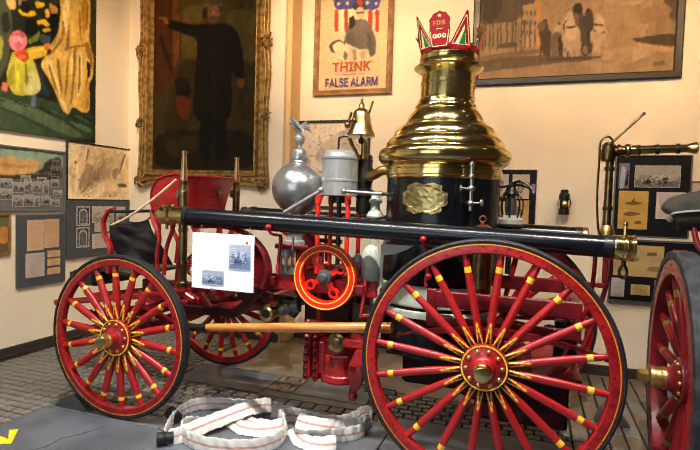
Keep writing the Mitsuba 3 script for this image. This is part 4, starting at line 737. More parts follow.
# sepia photograph
o = (-.60, YB - 0.001, 2.90)
t = thing("sepia_photograph", "large dark framed sepia photograph of a horse-drawn fire engine on a street", "framed photograph")
print_(t + "__sheet", o, BACK, 0, 0, 1.745, 1.10, (206, 150, 84), [(p, tuple(.58 * x + .42 * (.35 * c[0] + .45 * c[1] + .2 * c[2]) for x in c)) for p, c in PICS["photograph"]], n=.012, gain=.62, paint=(.0085, .26, .006))
framed(t, o, BACK, 1.745, 1.10, .07, .035, "m_black_frame")

# notice boards on the back wall
o = (.722, YB - 0.001, 1.372)
t = thing("exhibit_board", "black exhibit board with photograph, yellow print and white sheet, behind the brass deluge gun", "notice board")
add(t + "__backing", to_frame(block(0, .61, 0, .745, 0, .02, .003), o, *BACK), "m_board_black", smooth=False)
framed(t, o, BACK, .61, .745, .014, .026, "m_grey_frame")
photo_print(t + "__photo", o, BACK, .155, .455, .375, .205, 21, ((36, 35, 34), (112, 108, 104), (186, 182, 174)), .3, n=.026)
print_(t + "__photo", o, BACK, .02, .44, .09, .24, (120, 124, 140), [([(.01, .0), (.05, 0), (.06, .2), (.02, .22)], (180, 186, 204)), ([(.05, .02), (.085, .04), (.08, .2)], (40, 42, 48))], n=.026, gain=.7, label="narrow bluish photograph")
L = [([(.06, .235), (.13, .225), (.19, .24), (.2, .25), (.14, .26), (.13, .30), (.11, .26), (.06, .25)], (120, 100, 60)), ([(.05, .13), (.1, .12), (.16, .13), (.2, .15), (.1, .165), (.05, .15)], (120, 98, 58)), ([(.14, .05), (.2, .05), (.2, .08), (.15, .08)], (130, 106, 62)), ([(0, .19), (.26, .186), (.26, .19), (0, .194)], (176, 146, 84))]
print_(t + "__yellow_print", o, BACK, .03, .06, .25, .36, (204, 166, 88), L, n=.026, gain=.8, label="yellowed page with engravings of engines")
print_(t + "__letter", o, BACK, .345, .165, .235, .25, (206, 192, 188), text_lines(.235, .25, 12, (176, 160, 160)), n=.026, soft=0, cell=.2, gain=.85, label="white typed sheet")
o = (.716, YB - 0.001, .752)
t = thing("clippings_board", "black board of yellowed clippings and small papers, below the exhibit board", "notice board")
add(t + "__backing", to_frame(block(0, .74, 0, .565, 0, .02, .003), o, *BACK), "m_board_black", smooth=False)
framed(t, o, BACK, .74, .565, .014, .026, "m_grey_frame")
add(t + "__top_strip", to_frame(block(-.014, .80, .582, .604, 0, .028, .003), o, *BACK), "m_white_frame", smooth=False)
add(t + "__bottom_strip", to_frame(block(-.014, .80, -.030, -.014, 0, .024, .003), o, *BACK), "m_grey_frame", smooth=False)
L = [([(.1, .14), (.16, .13), (.22, .15), (.22, .18), (.1, .18)], (150, 124, 80)), ([(.28, .2), (.36, .2), (.36, .24), (.28, .23)], (120, 100, 66)), ([(.04, .05), (.12, .05), (.12, .07), (.04, .07)], (130, 108, 70)), ([(.28, .06), (.4, .05), (.4, .1), (.3, .1)], (150, 126, 84))]
print_(t + "__clipping", o, BACK, .02, .235, .42, .295, (196, 168, 116), L, n=.026, gain=.8)
for u, v, w, h, c in [(.01, .03, .115, .18, (190, 184, 178)), (.18, .06, .16, .10, (200, 174, 116)), (.375, .03, .14, .18, (190, 176, 178)), (.51, .43, .12, .075, (150, 110, 66)), (.49, .27, .1, .08, (60, 54, 50)), (.60, .05, .1, .12, (180, 170, 160))]:
    print_(t + "__clipping", o, BACK, u, v, w, h, c, text_lines(w, h, 7, tuple(int(x * .82) for x in c), seed=int(u * 100)), n=.026, soft=0, cell=.2, gain=.8)
o = (1.352, YB - 0.001, 1.56)
t = thing("framed_print", "small dark framed grey print at the right edge of the back wall", "framed print")
photo_print(t + "__sheet", o, BACK, 0, 0, .30, .32, 8, ((140, 130, 122), (180, 168, 158), (200, 190, 180)), n=.012)
framed(t, o, BACK, .30, .32, .014, .022, "m_oak_frame")
o = (-.42, YB - 0.001, 1.33)
t = thing("animal_print_board", "black board of four small prints, on the back wall right beside the boiler", "notice board")
add(t + "__backing", to_frame(block(0, .42, 0, .64, 0, .02, .003), o, *BACK), "m_board_black", smooth=False)
framed(t, o, BACK, .42, .64, .012, .026, "m_black_frame")
for u, v, w, h, c, s in [(.01, .37, .155, .235, (190, 180, 168), 3), (.20, .36, .165, .245, (196, 182, 160), 4), (.01, .09, .155, .24, (196, 170, 120), 6), (.18, .09, .19, .255, (198, 164, 106), 9)]:
    L = [([(w * (.5 + .3 * math.cos(a) * r.uniform(.5, 1)), h * (.5 + .35 * math.sin(a) * r.uniform(.5, 1))) for a in np.linspace(0, 2 * PI, 10)[:-1]], tuple(int(x * .6) for x in c)), ([(w * .4, h * .3), (w * .6, h * .35), (w * .55, h * .6), (w * .42, h * .55)], tuple(int(x * .85) for x in c))]
    print_(t + "__print", o, BACK, u, v, w, h, c, L, n=.026, gain=.8)
print_(t + "__print", o, BACK, .385, .42, .035, .09, (150, 140, 180), [], n=.026, gain=.8, label="small lilac ticket")
o = (-2.57, YB - 0.001, 1.55)
t = thing("engraved_chart", "black framed beige engraved chart on the back wall, behind silver dome and bell", "framed print")
L = []
r = np.random.default_rng(9)
L.append(([(.15, .5), (.25, .7), (.5, .86), (.8, .9), (1.1, .82), (1.1, .5), (.7, .42)], (180, 168, 148)))
for _ in range(70):
    x, y = r.uniform(.05, 1.05), r.uniform(.42, .92)
    a = r.uniform(0, PI)
    q = r.uniform(.02, .07)
    L.append(([(x, y), (x + q * math.cos(a), y + q * math.sin(a)), (x + q * math.cos(a) + .006, y + q * math.sin(a) + .006), (x + .012, y + .010)], tuple(int(z * r.uniform(.7, 1.0)) for z in (140, 122, 98))))
L.append((sbox(0, .385, .80, .40), (110, 100, 86)))
print_(t + "__sheet", o, BACK, 0, 0, .80, .94, (206, 194, 174), L, n=.012, gain=1.05, paint=(.008, .3, .008))
framed(t, o, BACK, .80, .94, .03, .03, "m_black_frame")
o = (-1.46, YB - 0.001, 1.42)
t = thing("pale_print", "black framed pale print on the back wall, between the black valve and the boiler dome", "framed print")
photo_print(t + "__sheet", o, BACK, 0, 0, .62, .67, 12, ((130, 120, 106), (180, 168, 150), (208, 198, 182)), n=.012)
framed(t, o, BACK, .62, .67, .04, .03, "m_black_frame")


# ------------------------------------------------------------------ the steam fire engine
YC = 0.715          # the engine's middle plane
E_ = thing("steam_fire_engine", "antique red steam fire engine with polished brass boiler dome, in the middle", "fire engine")


def part(name, m, mat, smooth=35, **k):
    return add(f"{E_}__{name}", m, mat, smooth=smooth, **k)


def wheel(key, c, R, nsp, phase, turn, felloe_h, tyre_t, hub_r, red="m_red", spoke_w=1.0, y_turn=0.0, wide=0.056, grey=False, cap=True, band=(.80, .86), bandc=(0.78, 0.44, 0.03), redc=(0.32, 0.007, 0.009), dish=0.0, store={}):
    """A wooden wheel standing at c (its outer face), outer face towards -y, turned about z by turn degrees. Alike wheels share their meshes."""
    M = T().translate([float(x) for x in c]).rotate([0, 0, 1], turn)
    kind = (R, nsp, red)
    if kind not in store:
        r1, r0 = R - tyre_t, R - tyre_t - felloe_h
        s = {}
        w = wide
        s["felloe"] = mikit.ply(ring([(r0, .006), (r0 + .006, 0), (r1 - .012, 0), (r1, .004), (r1, w - .004), (r1 - .006, w), (r0 + .006, w), (r0, w - .006)], 96), red, smooth=35)
        s["tyre"] = mikit.ply(ring([(r1 - .001, -.002), (R - .012, -.004), (R - .003, .001), (R, .010), (R, w - .008), (R - .003, w + .001), (R - .012, w + .004), (r1 - .001, w + .002)], 112), "m_grey_rubber" if grey else "m_rubber", smooth=35)
        yl = r1 - .009
        s["stripe"] = mikit.ply(ring([(yl - .0045, -.0008), (yl, -.0012), (yl + .001, .001), (yl - .0045, .001)], 96), "m_yellow", smooth=False)
        n = nsp * 3
        sc = []
        for k in range(n):
            a = 2 * PI * (k + .5) / n
            rr = (r0 + r1) / 2 + (.012 if k % 2 else -.010)
            sc.append(ball((rr * math.sin(a), -.001, rr * math.cos(a)), .0055, (1, .7, 1), 1))
        s["screw"] = mikit.ply(cat(*sc), "m_dark_red", smooth=True)
        # the spoke: an oval section along +z, with a painted band and the forked flash at its foot
        z0, z1 = hub_r - .02, r0 + .004
        zs = np.unique(np.r_[np.linspace(z0, z0 + .17, 40), np.linspace(z0 + .17, z1, 26), z0 + (z1 - z0) * (band[0] - .003), z0 + (z1 - z0) * band[0], z0 + (z1 - z0) * band[1], z0 + (z1 - z0) * (band[1] + .003)])
        na = 28
        V, C = [], []
        for z in zs:
            t = (z - z0) / (z1 - z0)
            hw = spoke_w * np.interp(t, [0, .10, .3, .6, .9, 1], [.013, .018, .0225, .023, .019, .017])
            hd = spoke_w * np.interp(t, [0, .10, .3, .6, .9, 1], [.020, .021, .021, .019, .016, .0145])
            yy = np.interp(t, [0, 1], [w * .45 + dish, w * .5])
            for k in range(na):
                a = 2 * PI * k / na
                x, y = hw * math.sin(a), -hd * math.cos(a)
                V.append((x, yy + y, z))
                u = abs(x) / hw
                q = (z - z0 - .02) / .12
                col = redc
                if band[0] <= t <= band[1]:
                    col = bandc
                elif y < 0.004 and q < 1 and not grey:
                    if q < .32 and u < .75 * (1 - q / .32):
                        col = (.012, .010, .010)
                    elif abs(u - .80 * (1 - q)) < .17 and q > -.1:
                        col = bandc
                C.append(col)
        f = grid_faces(len(zs), na, False, True)
        sm = outward(mesh(V, f))
        s["spoke"] = mikit.ply(sm, "m_paint", smooth=True, color=np.array(C))
        hr = hub_r
        s["hub"] = mikit.ply(lathe([(hr * .8, -.11), (hr * .9, -.05), (hr, 0), (hr, .034), (hr * .97, .04), (hr * .75, .045), (hr * .60, .05), (hr * .50, .055), (.056, .065), (.052, .09), (.048, .115)], 48, (0, .028 + dish, 0), (0, -1, 0)), red, smooth=35)
        s["hub_ring"] = mikit.ply(ring([(hr * .90, -.0115), (hr * .955, -.0125), (hr * .955, -.008), (hr * .90, -.008)], 64).apply_translation([0, dish - .0055, 0]), "m_bright_yellow", smooth=False)
        if cap:
            s["hub_cap"] = mikit.ply(lathe([(.044, .108), (.050, .11), (.051, .114), (.051, .122), (.045, .125), (.044, .130), (.044, .172), (.041, .176), (.034, .178), (.0, .179)], 40, (0, .028, 0), (0, -1, 0)), "m_brass", smooth=35)
        s["bolt"] = mikit.ply(lathe([(.0135, 0), (.0135, .005), (.011, .011), (.005, .015), (0, .0155)], 12, (0, -.0175 + dish, hr * .74), (0, -1, 0)), "m_gold", smooth=40)
        store[kind] = s
    s = store[kind]
    k = numbered(key)
    scene[k] = {**s["felloe"], "to_world": M}
    scene[k + "__tyre"] = {**s["tyre"], "to_world": M}
    if not grey:
        scene[k + "__painted_stripe"] = {**s["stripe"], "to_world": M}
    scene[k + "__screw"] = {**s["screw"], "to_world": M}
    labels[k + "__screw"] = {"kind": "stuff"}
    for i in range(nsp):
        scene[numbered(k + "__spoke")] = {**s["spoke"], "to_world": M.rotate([0, 1, 0], phase + i * 360.0 / nsp)}
    scene[k + "__hub"] = {**s["hub"], "to_world": M}
    if not grey:
        scene[k + "__hub_ring"] = {**s["hub_ring"], "to_world": M}
    if cap:
        scene[k + "__hub_cap"] = {**s["hub_cap"], "to_world": M}
    for i in range(10):
        scene[numbered(k + "__bolt")] = {**s["bolt"], "to_world": M.rotate([0, 1, 0], 14 + i * 36.0)}
    return k


RW, FW = -0.224, -2.784
for y, turn, lab in ((0.0, 0, "near rear wheel with twenty spokes"), (2 * YC, 180, "far rear wheel")):
    k = wheel(f"{E_}__rear_wheel", (RW, y, .716), .716, 20, 78.0, turn, .062, .021, .132)
for y, turn in ((0.0, 0), (2 * YC, 180)):
    k = wheel(f"{E_}__front_wheel", (FW, y, .592), .592, 18, 90 - 94.0, turn, .058, .022, .134, spoke_w=1.2)

# axles and springs
part("rear_axle", cat(rod((RW, .09, .71), (RW, 2 * YC - .09, .71), .032, 14), block(RW - .04, RW + .04, .2, 2 * YC - .2, .68, .75, .01)), "m_dark_red")
part("front_axle", cat(rod((FW, .09, .583), (FW, 2 * YC - .09, .583), .03, 14), block(FW - .04, FW + .04, .2, 2 * YC - .2, .56, .64, .01)), "m_dark_red")


def leaf_spring(cx, y, z, half, rise, n=4, w=.05, up=1):
    ms = []
    for i in range(n):
        h = half * (1 - .18 * i)
        xs = np.linspace(-h, h, 15)
        pts = np.c_[cx + xs, np.full(15, y), z + up * (-rise * (xs / half) ** 2) - up * .011 * i]
        v = []
        for p in pts:
            for dy, dz in ((-w / 2, -.005), (w / 2, -.005), (w / 2, .005), (-w / 2, .005)):
                v.append((p[0], p[1] + dy, p[2] + dz))
        v = np.array(v)
        f = grid_faces(15, 4, False, True)
        e = 14 * 4
        f = np.vstack([f, [[0, 1, 2], [0, 2, 3], [e, e + 2, e + 1], [e, e + 3, e + 2]]])
        ms.append(outward(mesh(v, f)))
    ms.append(rod((cx - half, y - w / 2 - .004, z - up * rise), (cx - half, y + w / 2 + .004, z - up * rise), .014, 10))
    ms.append(rod((cx + half, y - w / 2 - .004, z - up * rise), (cx + half, y + w / 2 + .004, z - up * rise), .014, 10))
    return cat(*ms)


for y in (.17, 2 * YC - .17):
    part("rear_spring", cat(leaf_spring(RW + .05, y, .90, .58, .10), block(RW - .03, RW + .03, y - .035, y + .035, .73, .90, .006)), "m_dark_red")
    part("front_spring", cat(leaf_spring(FW, y, .78, .42, .09), leaf_spring(FW, y, .655, .42, .05, 3, up=-1)), "m_dark_red")

# frame rails: the near one is broken by the boiler
for s, y in ((1, .235), (-1, 2 * YC - .235)):
    part("frame_rail", block(-1.78, -.955, y + s * .11 - .02, y + s * .11 + .02, .985, 1.09, .006), "m_red")
    part("frame_rail", cat(block(-.60, .28, y - .02, y + .02, .985, 1.085, .006), block(-.60, .28, y - .02, y + .02, .865, .925, .006), block(.24, .28, y - .02, y + .02, .865, 1.085, .006), block(-.60, -.54, y - .024, y + .024, .865, 1.095, .006)), "m_dark_red")
    part("frame_bolt", cat(*[rod((x, y - s * (.026 - o_), z), (x, y - s * (.02 - o_), z), .012, 10) for x, z, o_ in ((-.995, 1.04, .11), (-1.68, 1.04, .11), (-.57, 1.04, .004), (-.2, 1.065, .004), (-.1, 1.065, .004), (.0, 1.065, .004), (.1, 1.065, .004))]), "m_brass")
    # the crane neck that arches over the front wheels
    pts = spline([(-1.74, y, 1.0), (-1.70, y, 1.12), (-1.74, y, 1.25), (-1.86, y, 1.36), (-2.05, y, 1.41), (-2.3, y, 1.40)], 6)
    part("crane_neck", tube(pts, np.linspace(.042, .030, len(pts)), 10, flat=.55), "m_dark_red")
    part("side_plate", plate_xz([(-1.95, 1.05), (-1.74, 1.0), (-1.72, 1.22), (-1.80, 1.32), (-2.02, 1.36), (-2.1, 1.32), (-1.96, 1.24)], y + .02, y + .032), "m_dark_red")
    part("hound", beam((-2.6, y + s * .2, .86), (-3.95, y + s * .3, .645), .05, .05, .012), "m_red")
    part("neck_bracket", cat(beam((-1.74, y, 1.0), (-1.95, y, .80), .04, .06, .008), beam((-1.95, y, .80), (-2.45, y, .80), .04, .06, .008)), "m_deep_red")
for x, z in ((-1.70, 1.05), (-1.05, 1.04), (.25, 1.05), (-1.95, .82), (-2.4, .82)):
    part("cross_beam", block(x - .03, x + .03, .25, 2 * YC - .25, z - .03, z + .03, .006), "m_dark_red")
part("reach_pole", tube([(-2.9, YC, .70), (-2.3, YC, .72), (-1.6, YC, .86), (-1.1, YC, .9)], .045, 12), "m_dark_red")
part("turntable", cat(lathe([(.30, .80), (.32, .80), (.32, .83), (.30, .83), (.26, .825)], 48, (FW, YC, 0)), block(FW - .06, FW + .06, .25, 2 * YC - .25, .69, .80, .01), block(FW - .35, FW + .45, YC - .05, YC + .05, .82, .90, .01)), "m_dark_red")
for y in (.46, 2 * YC - .46):
    for x0, x1 in ((-2.62, -2.56), (-2.2, -2.52), (-2.82, -2.80)):
        part("seat_riser", beam((x0, y, .86), (x1, y, 1.49), .035, .05, .008), "m_red")
part("foot_board", beam((-3.50, YC, 1.00), (-3.02, YC, .97), .60, .03, .006), "m_iron")
part("tool_box", cat(slab((-3.56, YC, .90), (.30, .56, .12), .05), block(-3.68, -3.44, .43, .45, .85, .95, .004)), "m_iron")

# the driver's seat: a tub of bent sheet, open to the front, flaring towards its top
def seat_path(z):
    q = (z - 1.49) / .28
    g = 1 + .10 * q
    hw = .285 * g
    bx = -2.505 + .075 * q ** 1.3
    fx = -2.84 - .05 * q
    pts = [(fx, -hw * .97), (fx + .10, -hw * 1.03), (fx + .25, -hw * 1.04), (bx - .09, -hw), (bx - .025, -hw * .90), (bx, -hw * .68), (bx + .012, 0), (bx, hw * .68), (bx - .025, hw * .90), (bx - .09, hw), (fx + .25, hw * 1.04), (fx + .10, hw * 1.03), (fx, hw * .97)]
    return spline([(x, YC + y, 0) for x, y in pts], 5)[:, :2]


NP, NZ = len(seat_path(1.5)), 14
u_ = np.abs(np.linspace(-1, 1, NP))
ztop = np.interp(u_, [0, .45, .62, .78, .9, 1.0], [1.775, 1.768, 1.785, 1.755, 1.68, 1.56])
sv = np.zeros((NZ, NP, 3))
for j in range(NZ):
    for i in range(NP):
        z = 1.49 + (ztop[i] - 1.49) * j / (NZ - 1)
        sv[j, i, :2], sv[j, i, 2] = seat_path(z)[i], z
cen = np.array([-2.70, YC])
inn = sv.copy()
dirs = inn[..., :2] - cen
inn[..., :2] -= .016 * dirs / np.linalg.norm(dirs, axis=-1, keepdims=True)
shell = np.concatenate([sv, inn[::-1]], 0)
ends = []
for i in (0, NP - 1):
    ends.append(i)
sm = mesh(shell.reshape(-1, 3), grid_faces(2 * NZ, NP, True, False))
seat = part("driver_seat", cat(sm, block(-2.90, -2.53, YC - .27, YC + .27, 1.475, 1.495, .004)), "m_red", smooth=40, label="curved red driver's seat with gold ornament")
add(seat + "__cushion", slab((-2.72, YC, 1.535), (.34, .50, .08), .03), "m_leather", smooth=40)
add(seat + "__rolled_edge", tube(np.vstack([sv[:8, 0], sv[8:, 0], sv[-1], sv[::-1, -1]])[::2], .010, 8), "m_crown_red")
orn = [(.026 * math.cos(a) * (1 + .3 * math.cos(4 * a)), .034 * math.sin(a) * (1 + .3 * math.cos(4 * a))) for a in np.linspace(0, 2 * PI, 40)[:-1]]
add(seat + "__gold_ornament", to_frame(extrude(orn, .006), (-2.452, YC + .06, 1.655), (0, 1, 0), (.22, 0, .975)), "m_brass_dull", smooth=False)
fl = thing_key = part("dash_rail", tube(spline([(-3.17, .30, 1.475), (-2.95, .30, 1.483), (-2.73, .30, 1.492), (-2.62, .32, 1.45)], 5), .013, 10), "m_iron")
part("dash_rail", tube(spline([(-3.17, 2 * YC - .30, 1.475), (-2.95, 2 * YC - .30, 1.483), (-2.73, 2 * YC - .30, 1.492)], 5), .013, 10), "m_iron")
for y in (.30, 2 * YC - .30):
    b = spline([(-3.10, y, 1.505), (-3.15, y, 1.475), (-3.195, y, 1.39), (-3.18, y, 1.29), (-3.125, y, 1.20), (-3.125, y, 1.10), (-3.14, y, .99)], 6)
    part("dash_bracket", tube(b, np.interp(np.linspace(0, 1, len(b)), [0, .2, .6, 1], [.012, .022, .026, .024]), 10, flat=.7), "m_red")
    b = spline([(-2.74, y, 1.50), (-2.71, y, 1.40), (-2.66, y, 1.30), (-2.68, y, 1.15), (-2.66, y, .90)], 6)
    part("seat_bracket", tube(b, .016, 10), "m_red")
    b = spline([(-2.50, y - .02, 1.50), (-2.53, y - .02, 1.36), (-2.58, y - .02, 1.22), (-2.60, y - .02, 1.02)], 6)
    part("seat_bracket", tube(b, .016, 10), "m_red")
# the black leather dash apron, slack and folded
nu, nv = 26, 18
gu, gv = np.meshgrid(np.linspace(0, 1, nu), np.linspace(0, 1, nv), indexing="ij")
tl, tr, bl, br = np.array([-3.165, 1.385]), np.array([-2.79, 1.42]), np.array([-3.14, 1.06]), np.array([-2.63, 1.08])
P2 = (1 - gv)[..., None] * ((1 - gu)[..., None] * tl + gu[..., None] * tr) + gv[..., None] * ((1 - gu)[..., None] * bl + gu[..., None] * br)
sag = -.012 * np.sin(gu * PI) * (1 - gv) ** 2
yy = .335 + .010 * np.sin(gv * 16 - gu * 9) * np.sin(gu * PI) + .07 * gv * gv - .016 * np.sin(gu * 7 + gv * 5)
va = np.stack([P2[..., 0], yy, P2[..., 1] + sag], -1).reshape(-1, 3)
vb = va + [0, .012, 0]
fa = grid_faces(nu, nv)
part("dash_apron", mesh(np.vstack([va, vb]), np.vstack([fa, fa[:, ::-1] + len(va)])), "m_leather", smooth=True, label="slack black leather apron")
part("apron_strap", tube(spline([(-2.72, .31, 1.47), (-2.80, .30, 1.415), (-2.92, .30, 1.40), (-3.05, .31, 1.43)], 5), .011, 8, flat=.5), "m_iron")

# ------------------------------------------------------------------ boiler, dome, smokestack
BX = -.61


def L_(pr, n=72, x=0.0):
    return lathe(pr, n, (BX + x, YC, 0))


SX = .010


boiler = part("boiler", L_([(.36, .60), (.385, .62), (.398, .64), (.398, .93), (.398, 1.09), (.402, 1.10), (.402, 1.34), (.397, 1.36), (.392, 1.38), (.387, 1.40), (.387, 1.795)]), "m_black_gloss", label="black boiler barrel")
add(boiler + "__pale_band", L_([(.40, .945), (.412, .955), (.415, 1.0), (.412, 1.075), (.402, 1.085)]), "m_pale_green", label="pale grey-green band")
add(boiler + "__pale_band", L_([(.40, .875), (.418, .88), (.420, .905), (.416, .92), (.40, .925)]), "m_pale_green", label="pale grey-green band")
gus = plate_xz([(-.925, 1.345), (-.71, 1.345), (-.76, 1.315), (-.83, 1.285), (-.905, 1.275), (-.914, 1.06), (-.925, 1.06)], .30, .312)
add(boiler + "__gusset", gus, "m_pale_green", smooth=False, label="pale grey-green gusset")
pl = []
for k in range(48):
    a = 2 * PI * k / 48
    rx, rz = .143, .098
    q = 1 + .07 * math.cos(6 * a) - .05 * math.cos(12 * a)
    pl.append((rx * q * np.sign(math.cos(a)) * abs(math.cos(a)) ** .8, rz * q * np.sign(math.sin(a)) * abs(math.sin(a)) ** .75))


def on_boiler(m, az, r, z):
    """Wrap a plate drawn in (u, v) around the boiler at the angle az (0 faces the near side)."""
    v = m.vertices.copy()
    a = az + v[:, 0] / r
    rr = r + v[:, 2]
    return mesh(np.stack([BX + rr * np.sin(a), YC - rr * np.cos(a), z + v[:, 1]], -1), m.faces)


def fine(m, s=.02):
    v, f = trimesh.remesh.subdivide_to_size(m.vertices, m.faces, s)
    return mesh(v, f)


pg = fine(extrude(pl, .006))
vv = pg.vertices.copy()
top = vv[:, 2] > .005
e = (vv[:, 0] / .143) ** 2 + (vv[:, 1] / .098) ** 2
vv[top, 2] += .0035 * (e[top] > .72) + .006 * meshkit.fbm(vv[top] * [60, 60, 0], 3)
AZ = -.135
plate = add(boiler + "__name_plate", on_boiler(mesh(vv, pg.faces), AZ, .388, 1.648), "m_plate_brass", smooth=30, label="scalloped brass plate in low relief")
for i, (u, v, s) in enumerate([(-.12, .0, 1), (.12, 0, 1), (0, .085, 1), (0, -.085, 1)]):
    add(plate + "__screw", on_boiler(mesh(*[getattr(lathe([(.006, .008), (.005, .013), (0, .014)], 10), q) for q in ("vertices", "faces")]).apply_translation([u, v, 0]) if False else fine(lathe([(.006, .008), (.005, .013), (0, .014)], 10).apply_translation([u, v, 0]), .05), AZ, .388, 1.648), "m_brass_dull")
dome = part("boiler_dome", L_([(.388, 1.78), (.394, 1.788), (.394, 1.80), (.399, 1.806), (.399, 1.842), (.392, 1.848), (.392, 1.862), (.402, 1.872), (.42, 1.880), (.438, 1.891), (.449, 1.908), (.4535, 1.93), (.4525, 1.952), (.445, 1.972), (.431, 1.986), (.415, 1.993), (.407, 1.996), (.406, 2.006), (.402, 2.026), (.392, 2.046), (.376, 2.061), (.364, 2.066), (.356, 2.068),
                               (.355, 2.078), (.350, 2.100), (.337, 2.122), (.316, 2.139), (.300, 2.146), (.288, 2.148), (.286, 2.156), (.276, 2.164), (.266, 2.166), (.264, 2.176), (.258, 2.198), (.244, 2.224), (.226, 2.246), (.212, 2.258), (.206, 2.262), (.206, 2.270), (.211, 2.279), (.208, 2.290), (.196, 2.296), (.191, 2.308), (.187, 2.33)], 96), "m_brass", smooth=32, label="tiered bell-shaped brass dome")
stack = part("smokestack", L_([(.187, 2.32), (.190, 2.335), (.185, 2.342), (.184, 2.425), (.189, 2.430), (.189, 2.446), (.183, 2.451), (.182, 2.50), (.186, 2.504), (.198, 2.514), (.216, 2.524), (.233, 2.537), (.237, 2.546), (.231, 2.553), (.216, 2.562), (.203, 2.578), (.198, 2.592), (.200, 2.598), (.201, 2.608), (.195, 2.612), (.198, 2.620), (.197, 2.626), (.190, 2.632), (.184, 2.634)], 96, SX), "m_brass", smooth=32, label="polished brass chimney")
add(stack + "__black_collar", L_([(.180, 2.620), (.186, 2.626), (.186, 2.642), (.182, 2.648)], 72, SX), "m_iron")
crown = part("crown", cat(ring([(.183, 0), (.189, -.003), (.192, .003), (.194, .03), (.191, .037), (.184, .034)], 72).apply_transform(trimesh.transformations.rotation_matrix(PI / 2, [1, 0, 0])).apply_translation([BX + SX, YC, 2.636])), "m_crown_red", label="flared red tin crown with a fire shield")


def crown_piece(az, pts, depth, mat, name, out=0.0, parent=crown, tilt=.36, **k):
    """A flat piece of tin standing on the crown's band and leaning outwards; drawn in (u across, v up)."""
    m = extrude(pts, depth) if not isinstance(pts, trimesh.Trimesh) else pts
    a = az
    rad, tan = np.array([math.sin(a), -math.cos(a), 0]), np.array([math.cos(a), math.sin(a), 0])
    up = np.array([0, 0, 1]) * math.cos(tilt) + rad * math.sin(tilt)
    o = np.array([BX + SX, YC, 2.658]) + rad * (.189 + out)
    return add(f"{parent}__{name}", to_frame(m, o, tan, up), mat, smooth=False, **k)


VIEW = math.atan2(.61, 3.70)
for k in range(4):
    az = VIEW + math.radians(-52 + 73 * k if k < 2 else (102 if k == 2 else -160))
    w = .078
    lean = (-.02, .012, .03, .0)[k]
    tri = [(-w, -.015), (w, -.015), (lean + .006, .212), (lean - .006, .215)]

    def inner(s, c=(0, .07)):
        return [((x - (c[0])) * s + c[0], (y - c[1]) * s + c[1]) for x, y in tri]

    crown_piece(az, tri, .003, "m_crown_red", "crown_point")
    crown_piece(az, Polygon(inner(.80), [inner(.72)[::-1]]), .001, "m_cream", "crown_border", out=.0035)
    crown_piece(az, Polygon([(-.040, .005), (.040, .005), (lean * .5, .125)]), .001, "m_cream", "crown_border", out=.0038)
    crown_piece(az, Polygon([(-.010, .006), (.034, .006), (lean * .5 + .006, .105)]), .001, "m_green", "crown_inset", out=.0052)
SA = VIEW + math.radians(-19)
sh = [(-.055, -.015), (-.064, .03), (-.072, .09), (-.068, .13), (-.073, .165), (-.055, .183), (-.045, .20), (-.015, .208), (0, .216), (.015, .208), (.045, .20), (.055, .183), (.073, .165), (.068, .13), (.072, .09), (.064, .03), (.055, -.015)]
shield = crown_piece(SA, sh, .005, "m_crown_red", "fire_shield", out=.008, tilt=.1, label="red shield lettered FIRE")
txt = meshkit.text_mesh("FIRE", .028, .0015)
txt.apply_translation([-txt.bounds.mean(0)[0], .125, .006])
crown_piece(SA, txt, 0, "m_yellow", "lettering", out=.008, tilt=.1)
lay = [Polygon([(.016 * (1 if i % 2 == 0 else .42) * math.sin(i * PI / 5), .185 + .012 * (1 if i % 2 == 0 else .42) * math.cos(i * PI / 5)) for i in range(10)]), sbox(-.022, .100, .022, .104)]
lay += [Polygon(Polygon([(x + .014 * math.cos(a), .057 + .015 * math.sin(a)) for a in np.linspace(0, 2 * PI, 14)[:-1]]).exterior, [[(x + .007 * math.cos(a), .057 + .008 * math.sin(a)) for a in np.linspace(0, 2 * PI, 14)[:-1]]]) for x in (-.032, 0, .032)]
lay += [Polygon(sh).buffer(-.006).difference(Polygon(sh).buffer(-.010)).intersection(sbox(-.1, -.02, .1, .09))]
for p in lay:
    crown_piece(SA, extrude(p, .0015).apply_translation([0, 0, .006]), 0, "m_cream", "shield_device", out=.008, tilt=.1)
for a in (60, 146, -112):
    st = [(.066 * (1 if i % 2 == 0 else .42) * math.sin(i * PI / 5), .10 + .066 * (1 if i % 2 == 0 else .42) * math.cos(i * PI / 5)) for i in range(10)]
    crown_piece(VIEW + math.radians(a), cat(extrude(st, .005), block(-.006, .006, -.015, .05, 0, .005, .001)), 0, "m_brass_dull", "crown_star", out=.004, tilt=.3)

# boiler fittings
gx, gy = -.37, .32
cock = part("gauge_cock", cat(rod((gx, gy, 1.58), (gx, gy, 1.87), .011, 12), lathe([(.011, 0), (.02, .006), (.02, .02), (.012, .03), (.012, .075), (.017, .08), (.017, .095), (.008, .105)], 16, (gx, gy, 1.775)), ball((gx, gy, 1.715), .022), ball((gx, gy, 1.625), .02), rod((gx, gy, 1.715), (gx, gy + .14, 1.715), .009), rod((gx, gy, 1.625), (gx, gy + .14, 1.625), .009)), "m_steel", label="steel gauge cock")
add(cock + "__handle", cat(rod((gx, gy, 1.715), (gx - .06, gy - .02, 1.715), .006), lathe([(.022, -.004), (.024, 0), (.022, .004)], 18, (gx - .062, gy - .02, 1.715), (1, .3, 0))), "m_steel")
add(cock + "__handle", cat(rod((gx, gy, 1.625), (gx + .065, gy - .02, 1.63), .006), lathe([(.020, -.004), (.022, 0), (.020, .004)], 18, (gx + .068, gy - .02, 1.63), (1, -.3, 0))), "m_steel")
